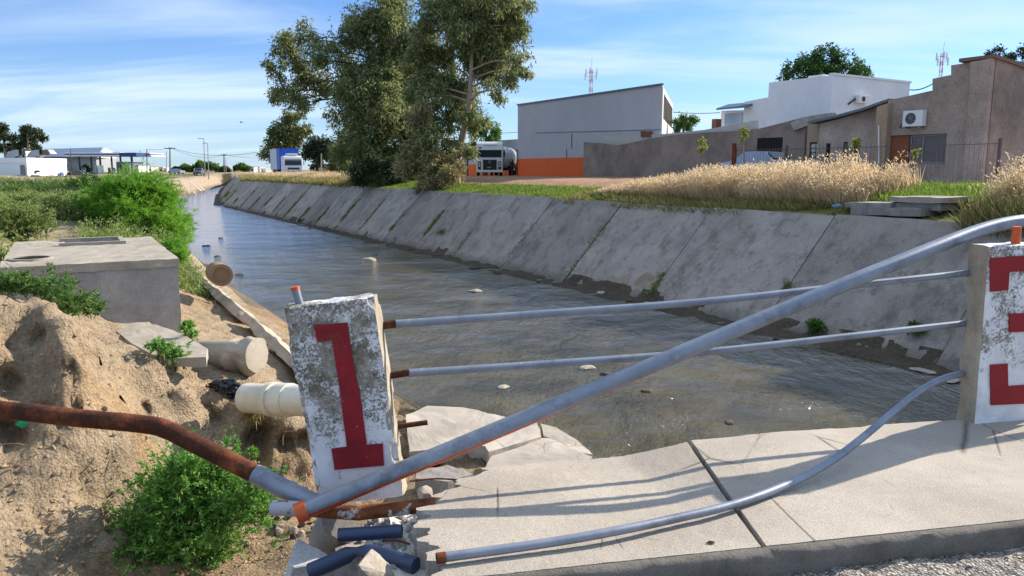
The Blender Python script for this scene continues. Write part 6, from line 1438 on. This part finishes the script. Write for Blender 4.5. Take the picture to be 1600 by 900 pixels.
GY = 215.0
def gz_at(u): p = at_y(u, 270, GY); return drop(p.x, p.y)
NAVY = flat('navy_blue_panel', lin(40, 62, 120), .5); GWHITE = flat('white_panel', lin(226, 228, 230), .5, 0, .4, .06); GROOF = flat('blue_grey_roof_sheet', lin(120, 136, 160), .45, .3)
def ybox(u0, u1, v0, v1, Y, dep, mat, name, parent, zb=None):
    a, b = at_y(u0, v0, Y), at_y(u1, v1, Y); z0 = b.z if zb is None else zb
    return MB().box(a.x, b.x, Y, Y + dep, z0, a.z).build(name, mat, parent)
gs = thing('gas_station', 'white and navy filling station canopy on dark columns', 'filling station', at_y(165, 272, GY))
ybox(101, 187, 238, 240.2, GY, 12, GWHITE, 'fascia', gs); ybox(101, 187, 240.2, 241.9, GY - .05, 12.1, NAVY, 'fascia_stripe', gs); ybox(101, 187, 241.9, 244.2, GY, 12, GWHITE, 'fascia', gs)
ybox(186, 213, 238.5, 244.2, GY - 3, 10, NAVY, 'corner_panel', gs)
ybox(213, 234, 239, 240.4, GY + 3, 9, GWHITE, 'fascia', gs); ybox(213, 234.5, 240.4, 242.3, GY + 2.9, 9.2, NAVY, 'fascia_stripe', gs); ybox(187, 236, 242.3, 244.2, GY + 3, 9, GWHITE, 'fascia', gs)
for u, w, dy in ((110, 1.3, 3), (123.5, 1.6, 6), (142, 1.6, 3), (156, 1.8, 0), (174, 1.6, 6), (188, 1.7, 2), (205.5, 2.0, 0)):
    ybox(u - w, u + w, 244, 272, GY + dy, .7, flat('column_navy_grey', lin(62, 74, 98), .6), 'column', gs, gz_at(u) - .3)
gb = thing('station_shop', 'long grey gabled shop with white gable end behind the filling station', 'shop', at_y(120, 270, GY + 25))
Yb = GY + 25
r0, r1 = at_y(60, 246, Yb), at_y(152, 246, Yb); rp0, rp1 = at_y(70, 234, Yb + 8), at_y(160, 231.5, Yb + 8)
m = MB(); m.loft([r0, r1, rp1, rp0], [p + Vector((0, 0, .25)) for p in (r0, r1, rp1, rp0)]); m.build('roof', GROOF, gb)
ga = at_y(152, 246, Yb); gb_ = at_y(162, 231.5, Yb + 8); gc = at_y(178, 240, Yb + 16)
MB().prism([ga, gb_, gc, gc - Vector((0, 0, 1.5))], (0.6, 0, 0)).build('gable', GWHITE, gb)
ybox(60, 152, 246, 272, Yb + 1, 12, flat('shop_wall_grey', lin(150, 152, 158), .8), 'wall', gb, -.3)
pt_ = MB(); a = at_y(68, 240, Yb - 3); b = at_y(80, 240, Yb - 3); t = at_y(74, 234, Yb - 3); pt_.prism([a, b, t], (0, 3, 0)); pt_.build('dormer', GWHITE, gb)
sb = thing('storage_shed', 'long dark grey shed behind the filling station columns', 'shed', at_y(160, 268, GY + 45)); ybox(114, 203, 253.5, 270, GY + 45, 10, flat('dark_grey_cladding', lin(104, 104, 116), .7), 'wall', sb, -.3); ybox(113.5, 203.5, 252.8, 253.6, GY + 44.8, 10.4, SHEET, 'roof_edge', sb)
sb = thing('small_house', 'small tan roofed white house right of the filling station', 'house', at_y(211, 268, GY + 50)); ybox(203, 217, 259, 270, GY + 50, 8, GWHITE, 'wall', sb, -.3)
a, b = at_y(202, 259, GY + 49.5), at_y(218.5, 259, GY + 49.5); c, d = at_y(205, 254, GY + 54), at_y(213, 254.5, GY + 54); MB().loft([a, b, d, c], [p + Vector((0, 0, .2)) for p in (a, b, d, c)]).build('roof', flat('tan_roof', lin(170, 150, 128), .8), sb)
pk = thing('kiosk', 'white cabinet kiosk under the filling station canopy', 'kiosk', at_y(155, 272, GY - 2)); ybox(152, 159, 258.5, 273, GY - 2, 1.2, GWHITE, 'cabinet', pk); ybox(147.5, 151.7, 258.5, 273, GY - 1.6, 1.2, flat('kiosk_side_grey', lin(168, 170, 172), .7), 'side_panel', pk)
for j, u in enumerate((131, 170, 177, 184)):
    q = thing('fuel_pump', ['fuel pump left of the small green tree under the canopy', 'fuel pump right of the white kiosk', 'fuel pump between two right hand canopy columns', 'pale fuel pump nearest the corner panel column'][j], 'fuel pump', at_y(u, 272, GY + 4)); ybox(u - 1.6, u + 1.6, 262, 272, GY + 4, .8, [GWHITE, TERRA, GWHITE, STEEL][j], 'cabinet', q, gz_at(u)); ybox(u - 1.2, u + 1.2, 262.8, 265, GY + 3.95, .04, DARK, 'display', q)
far_tree('small round green tree under the filling station canopy', 135, 271, GY + 8, [(135, 262, 4), (133, 264, 3), (138, 264, 3)], GREEN, 700, .7, 51, name='broadleaf_tree', zb=.0)
# low white shop with big roof ducts
ws = thing('white_shop', 'low flat roofed white building with two big curved roof ducts', 'shop', at_y(70, 275, 158)); WY = 158.0
ca, cb_ = at_y(41, 247, WY), at_y(103, 247, WY)
# its corner faces the camera: a lit wall to the right, a shaded wall to the left
cr__ = at_y(103, 247, WY + 16); Wp = [Vector((ca.x, WY, 0)), Vector((cr__.x, WY + 16, 0)), Vector((cr__.x - 14, WY + 20, 0)), Vector((ca.x - 14, WY + 4, 0))]
MB().prism([p + Vector((0, 0, -.3)) for p in Wp], (0, 0, ca.z + .3)).build('wall', flat('bright_white_wall', lin(236, 236, 236), .8, 0, .3, .05), ws)
MB().prism([Wp[0] + Vector((.08, -.08, ca.z - .95)), Wp[1] + Vector((.08, .1, ca.z - .95)), Wp[2] + Vector((-.1, .1, ca.z - .95)), Wp[3] + Vector((-.1, -.1, ca.z - .95))], (0, 0, 1.02)).build('parapet', flat('bright_white_parapet', lin(240, 240, 240), .8, 0, .3, .03), ws)
a = at_y(36.5, 258, WY - .15); MB().prism([Vector((a.x - 1.0, WY + .32, .0)), Vector((a.x + .1, WY + .02, .0)), Vector((a.x + .1, WY + .02, 2.3)), Vector((a.x - 1.0, WY + .32, 2.3))], (0, -.06, 0)).build('door', flat('grey_door', lin(120, 124, 132), .6), ws)
q = ybox(55, 58, 266, 269.5, WY + 2.6, 1.0, DARK, 'vent_window', ws); q = ybox(93, 96.5, 269, 275, WY + 12, .9, flat('blue_bin', lin(70, 100, 150), .5), 'service_box', ws)
for j, (u0, u1) in enumerate(((9, 26), (42, 58))):
    root = thing('roof_duct', ['curved grey metal duct at the left of the white building roof', 'curved grey metal duct with dark mouth at the right of the roof'][j], 'roof duct', at_y((u0 + u1) / 2, 247, WY + 5))
    a = at_y(u0, 247.5, WY + 5); wd_ = (u1 - u0) / F * (WY + 5); hd = at_y(0, 234, WY + 5).z - a.z; m = MB(); arc = []
    for k in range(9):
        th = k / 8 * math.pi / 2; arc.append(Vector((a.x + wd_ * (1 - math.cos(th)), WY + 5, a.z + hd * math.sin(th))))
    inner = [Vector((a.x + wd_ * .75 + wd_ * .25 * (1 - math.cos(k / 8 * math.pi / 2)), WY + 5, a.z + hd * .25 * math.sin(k / 8 * math.pi / 2))) for k in range(9)]
    m.prism(arc + [arc[-1] + Vector((.5, 0, 0)), arc[-1] + Vector((.5, 0, -hd * .6))] + inner[::-1], (0, 2.6, 0)); m.build('duct_body', STEEL, root)
    MB().box(arc[-1].x + .5, arc[-1].x + 1.1, WY + 5.1, WY + 7.5, arc[-1].z - hd * .6, arc[-1].z).build('duct_mouth', DARK, root)
mid = thing('roof_unit', 'boxy pale ventilation unit between the two curved roof ducts', 'roof unit', at_y(33, 247, WY + 6)); ybox(24, 41, 236, 247.5, WY + 6, 3, LIGHTP, 'casing', mid, at_y(0, 248, WY + 6).z); ybox(35, 38, 240, 246, WY + 5.9, .08, DARK, 'vent', mid)
# cars
def far_car(u, v, Y, d, paint, label, name='parked_car', L=4.3, Hh=1.5):
    p = at_y(u, v, Y); p.z = drop(p.x, p.y); root = thing(name, label, 'car', p); return car(root, p, d, L, 1.8, Hh, paint)
far_car(121, 274, 175, (1, -.15, 0), flat('black_car_paint', lin(28, 30, 36), .25, .3, .5), 'dark car parked before the filling station')
far_car(95, 273, 190, (-1, 0, 0), flat('silver_car_paint', lin(170, 174, 180), .25, .4, .5), 'silver car parked beside the white shop')
far_car(276, 270, 215, (1, -.3, 0), flat('grey_car_paint', lin(150, 160, 170), .25, .4, .5), 'pale grey car on the far road behind the left bank')
far_car(311, 270, 190, (.2, -1, 0), flat('dark_blue_car_paint', lin(70, 78, 92), .25, .3, .5), 'dark pickup like car facing the camera by the light masts', L=4.8, Hh=1.85)
# poles
def pole(name, label, u, vb, vt, Y, r, mat, arm=0, lamp=0, lean=0):
    b, t = at_y(u, vb, Y), at_y(u + lean, vt, Y); b.z = drop(b.x, b.y) - .1; root = thing(name, label, 'pole' if not lamp else 'lamp post', b)
    MB().tube([b, t], [r, r * .65], 8).build('pole', mat, root, smooth=True)
    if arm:
        MB().obox(t - Vector((arm / 2, .08, .35)), (arm, 0, 0), (0, .16, 0), (0, 0, .18)).build('crossarm', mat, root); m = MB()
        for k in (-.45, -.15, .15, .45): m.tube([t + Vector((arm * k, 0, -.17)), t + Vector((arm * k, 0, .1))], .06, 6)
        m.build('insulator', STEEL, root)
    if lamp: MB().obox(t - Vector((lamp, .15, .0)), (lamp, 0, 0), (0, .3, 0), (0, 0, .14)).build('lamp_head', STEEL, root)
    return t
w1 = pole('utility_pole', 'wooden utility pole with crossarm right of the filling station', 265.5, 271, 230.5, 190, .2, TIMBER, 2.6)
pole('light_mast', 'taller pale light mast by the far road', 320, 270, 217, 190, .13, STEEL, 0, 1.4, -1.5)
pole('light_mast', 'shorter pale light mast standing right of the taller one', 325.5, 270, 224, 190, .13, STEEL, 0, 1.2, -1)
w2 = pole('utility_pole', 'short far utility pole with transformer right of the light masts', 350, 268, 241, 260, .26, TIMBER, 2.2)
w3 = pole('utility_pole', 'thin dark pole through the right end of the canopy', 229.5, 272, 233, 200, .16, TIMBER)
w4 = pole('utility_pole', 'thin dark pole rising before the left end of the canopy', 110.5, 275, 232, 160, .10, TIMBER)
pole('utility_pole', 'slender distant pole left of the crossarm utility pole', 260, 268, 236, 280, .15, STEEL)
pole('utility_pole', 'slender distant pole right of the transformer pole', 353, 268, 247, 290, .15, STEEL)
pole('concrete_post', 'pale concrete gatepost under the round dark tree', 502, 278, 240, 88, .09, CONC); pole('concrete_post', 'thin pale post right of the concrete gatepost under the trees', 492, 278, 262, 88, .07, CONC)
def wire(pts, label):
    out = []
    for a, b in zip(pts[:-1], pts[1:]):
        L = (b - a).length
        out += [a.lerp(b, k / 12) - Vector((0, 0, L * .022 * 4 * (k / 12) * (1 - k / 12))) for k in range(12)]
    out.append(pts[-1]); m = MB(); m.tube(out, .035, 4); tag(m.build('power_line', DARK), label, 'power line', 'overhead power lines')
wire([w3, w1, at_y(400, 238, 150), at_y(520, 228, 110)], 'thin overhead wire from the canopy pole past the crossarm pole'); wire([w1 + Vector((.6, 0, -.3)), w2, at_y(430, 246, 240)], 'thin overhead wire between the crossarm pole and transformer pole'); wire([at_y(1420, 140, 55), at_y(1462, 128, 47)], 'short cable slung between the white and brown houses'); wire([at_y(700, 206, 130), at_y(815, 206, 130)], 'thin wire in the sky gap left of the warehouse')
wire([at_y(1040, 174, 90), at_y(1125, 176, 90)], 'thin wire between the warehouse and the white house')
# far low houses
r_ = random.Random(21)
hu = [(214, 262, 7), (222, 263, 6), (232, 261, 9), (241, 263, 8), (250, 262, 9), (258, 264, 5), (288, 264, 8), (297, 262, 6), (342, 264, 7), (392, 261, 10), (402, 262, 8), (411, 264, 7), (384, 265, 6)]
cols = [('white', (222, 222, 222)), ('pale grey', (176, 178, 182)), ('cream', (206, 194, 170)), ('turquoise', (110, 180, 190))]
nm_l = ['nearest the tan roofed house', 'beside the thin canopy pole', 'under the wire left of the crossarm pole', 'just left of the slender distant pole', 'directly left of the crossarm pole', 'touching the crossarm pole foot', 'above the pale grey car', 'left of the widest horizon bush', 'between the horizon bushes', 'behind the white railing by the blue truck', 'second from the blue truck', 'closest to the blue truck', 'right of the far culvert bush']
for j, (u, v, w) in enumerate(hu):
    Y = r_.uniform(300, 340); p = at_y(u, 268, Y); cn, cc_ = cols[[0, 3, 0, 1, 2, 0, 0, 2, 1, 0, 0, 2, 1][j]]; p.z = drop(p.x, p.y)
    root = thing('distant_house', f'small {cn} house on the horizon {nm_l[j]}', 'house', p); hz = at_y(u, v, Y).z
    MB().box(p.x - w / 2 / F * Y, p.x + w / 2 / F * Y, Y, Y + 7, p.z - .4, hz).build('wall', flat('house_wall_' + cn.replace(' ', '_'), lin(*cc_), .9), root)
    MB().box(p.x - w / 2 / F * Y - .15, p.x + w / 2 / F * Y + .15, Y - .2, Y + 7.2, hz, hz + .25).build('roof', flat('house_roof', lin(*r_.choice([(150, 110, 90), (130, 132, 138), (180, 176, 170)])), .8), root)
    for k in (-.25, .25): MB().box(p.x + k * w / F * Y - .5, p.x + k * w / F * Y + .5, Y - .04, Y - .001, hz - 1.7, hz - .7).build('window', DARK, root)
# far culvert across the canal's end and a white rail fence
cv = thing('culvert_bridge', 'low concrete culvert bridge closing the far end of the canal', 'bridge', at_y(355, 272, 235))
a, b = at_y(325, 271, 226), at_y(396, 268.5, 240); m = MB(); m.obox(a - Vector((0, 0, .5)), b - a, (0, 4, 0), (0, 0, .55)); m.build('deck', CONC, cv)
for t in (.15, .5, .85): p = a.lerp(b, t); MB().obox(p - Vector((.25, -.4, 4)), (.5, 0, 0), (0, 3, 0), (0, 0, 3.5)).build('pier', CONC_OLD, cv)
rf = thing('rail_fence', 'white rail fence left of the blue box truck', 'fence', at_y(408, 270, 150)); FW = GWHITE
for v in (264.5, 267): m = MB(); m.tube([at_y(396, v, 152), at_y(424, v, 150)], .06, 6); m.build('rail', FW, rf)
for u in range(396, 425, 4): m = MB(); a = at_y(u, 263.5, 151); m.tube([a, Vector((a.x, a.y, drop(a.x, a.y)))], .07, 6); m.build('fence_post', FW, rf)
gw = thing('tan_wall', 'low tan wall behind the agaves under the trees', 'wall', at_n(520, 280, 30)); MB().snbox(pn(590, 270, 31)[0], pn(498, 270, 31)[0], 31, 31.25, .5, pn(520, 262, 31)[1]).build('wall', TAN, gw)
MB().snbox(pn(555, 250, 30.6)[0], pn(542, 250, 30.6)[0], 30.6, 30.9, .5, pn(548, 248, 30.6)[1]).build('gate_pillar', flat('pale_blue_panel', lin(150, 164, 190), .6), gw)
# boulders on the left bank and spoil rocks
for j, (u, v, Y, r) in enumerate([(28, 268, 100, 1.6), (38, 274, 80, .8), (56, 274, 95, .9), (76, 273, 100, .8), (20, 280, 60, .6), (30, 284, 52, .5), (44, 282, 60, .45)]):
    p = at_y(u, v, Y); p.z = drop(p.x, p.y) + r * .15; lump('boulder', stone_me[j % 5], STONE, p, (0, 0, j), (r, r, r * .8), ['dark dirt clump heap at the foot of the white shop', 'brown rock on the spoil heap', 'dark rock below the lit white wall', 'grey rock right of the dark rock', 'clod on the pale heap at the left edge', 'second clod lower on the pale heap', 'broken rock right of the pale heap'][j], 'rock')
# person by the tanker
def person(p, h):
    root = thing('person', 'person in dark clothes standing beside the tanker in the yard', 'person', p)
    me = bpy.data.meshes.new('body'); bm = bmesh.new(); J = {}
    pts = {'pelvis': (0, 0, .52, .085), 'waist': (0, 0, .60, .075), 'chest': (0, 0, .72, .095), 'neck': (0, 0, .83, .035), 'head': (0, .01, .90, .055), 'crown': (0, .01, .965, .045),
           'hl': (-.05, 0, .50, .06), 'kl': (-.06, .01, .28, .042), 'al': (-.065, 0, .04, .028), 'fl': (-.07, .075, .02, .024), 'hr': (.05, 0, .50, .06), 'kr': (.06, .01, .28, .042), 'ar': (.065, 0, .04, .028), 'fr': (.07, .075, .02, .024),
           'sl': (-.10, 0, .79, .045), 'el': (-.135, -.01, .62, .03), 'wl': (-.13, .04, .47, .022), 'dl': (-.125, .055, .41, .02), 'sr': (.10, 0, .79, .045), 'er': (.135, -.01, .62, .03), 'wr': (.13, .04, .47, .022), 'dr': (.125, .055, .41, .02)}
    eds = [('pelvis', 'waist'), ('waist', 'chest'), ('chest', 'neck'), ('neck', 'head'), ('head', 'crown'), ('pelvis', 'hl'), ('hl', 'kl'), ('kl', 'al'), ('al', 'fl'), ('pelvis', 'hr'), ('hr', 'kr'), ('kr', 'ar'), ('ar', 'fr'), ('chest', 'sl'), ('sl', 'el'), ('el', 'wl'), ('wl', 'dl'), ('chest', 'sr'), ('sr', 'er'), ('er', 'wr'), ('wr', 'dr')]
    for k, v in pts.items(): J[k] = bm.verts.new((v[0] * h, -v[1] * h, v[2] * h))
    for a, b in eds: bm.edges.new((J[a], J[b]))
    bm.verts.index_update(); ids = {k: v.index for k, v in J.items()}; bm.to_mesh(me); bm.free()
    o = bpy.data.objects.new('body', me); C.objects.link(o); o.parent = root
    sk = o.modifiers.new('skin', 'SKIN'); o.modifiers.new('sub', 'SUBSURF').render_levels = 2
    lay = me.skin_vertices[0].data if me.skin_vertices else None
    if lay is None:
        bm = bmesh.new(); bm.from_mesh(me); bm.verts.layers.skin.verify(); bm.to_mesh(me); bm.free(); lay = me.skin_vertices[0].data
    for k, i in ids.items(): r = pts[k][3] * h; lay[i].radius = (r, r * .8); lay[i].use_root = (k == 'pelvis')
    me.materials.append(flat('dark_clothing', lin(34, 36, 46), .9))
    hp = MB(); hp.tube([(0, -.012 * h, .93 * h), (0, -.012 * h, .97 * h), (0, -.012 * h, .995 * h)], [.05 * h, .047 * h, .025 * h], 14)
    q = hp.build('hair', flat('dark_hair', lin(30, 24, 22), .8), None, smooth=True); q.parent = root
pp = at_y(800.5, 268, 82); person(Vector((pp.x, pp.y, drop(pp.x, pp.y))), 1.72)
# bird
bp_ = at_y(377, 191, 60); m = MB()
for k in (-1, 1): m.add([bp_, bp_ + Vector((k * .12, .02, .05)), bp_ + Vector((k * .30, .03, .0)), bp_ + Vector((k * .14, -.1, .03)), bp_ + Vector((0, -.1, 0))], [(0, 1, 3, 4), (1, 2, 3)])
m.tube([bp_ + Vector((0, .18, 0)), bp_, bp_ + Vector((0, -.14, 0)), bp_ + Vector((0, -.2, .0))], [.02, .05, .045, .01], 8)
tag(m.build('bird', flat('bird_feathers', lin(70, 66, 64), .8)), 'small dark bird gliding high over the left bank', 'bird')
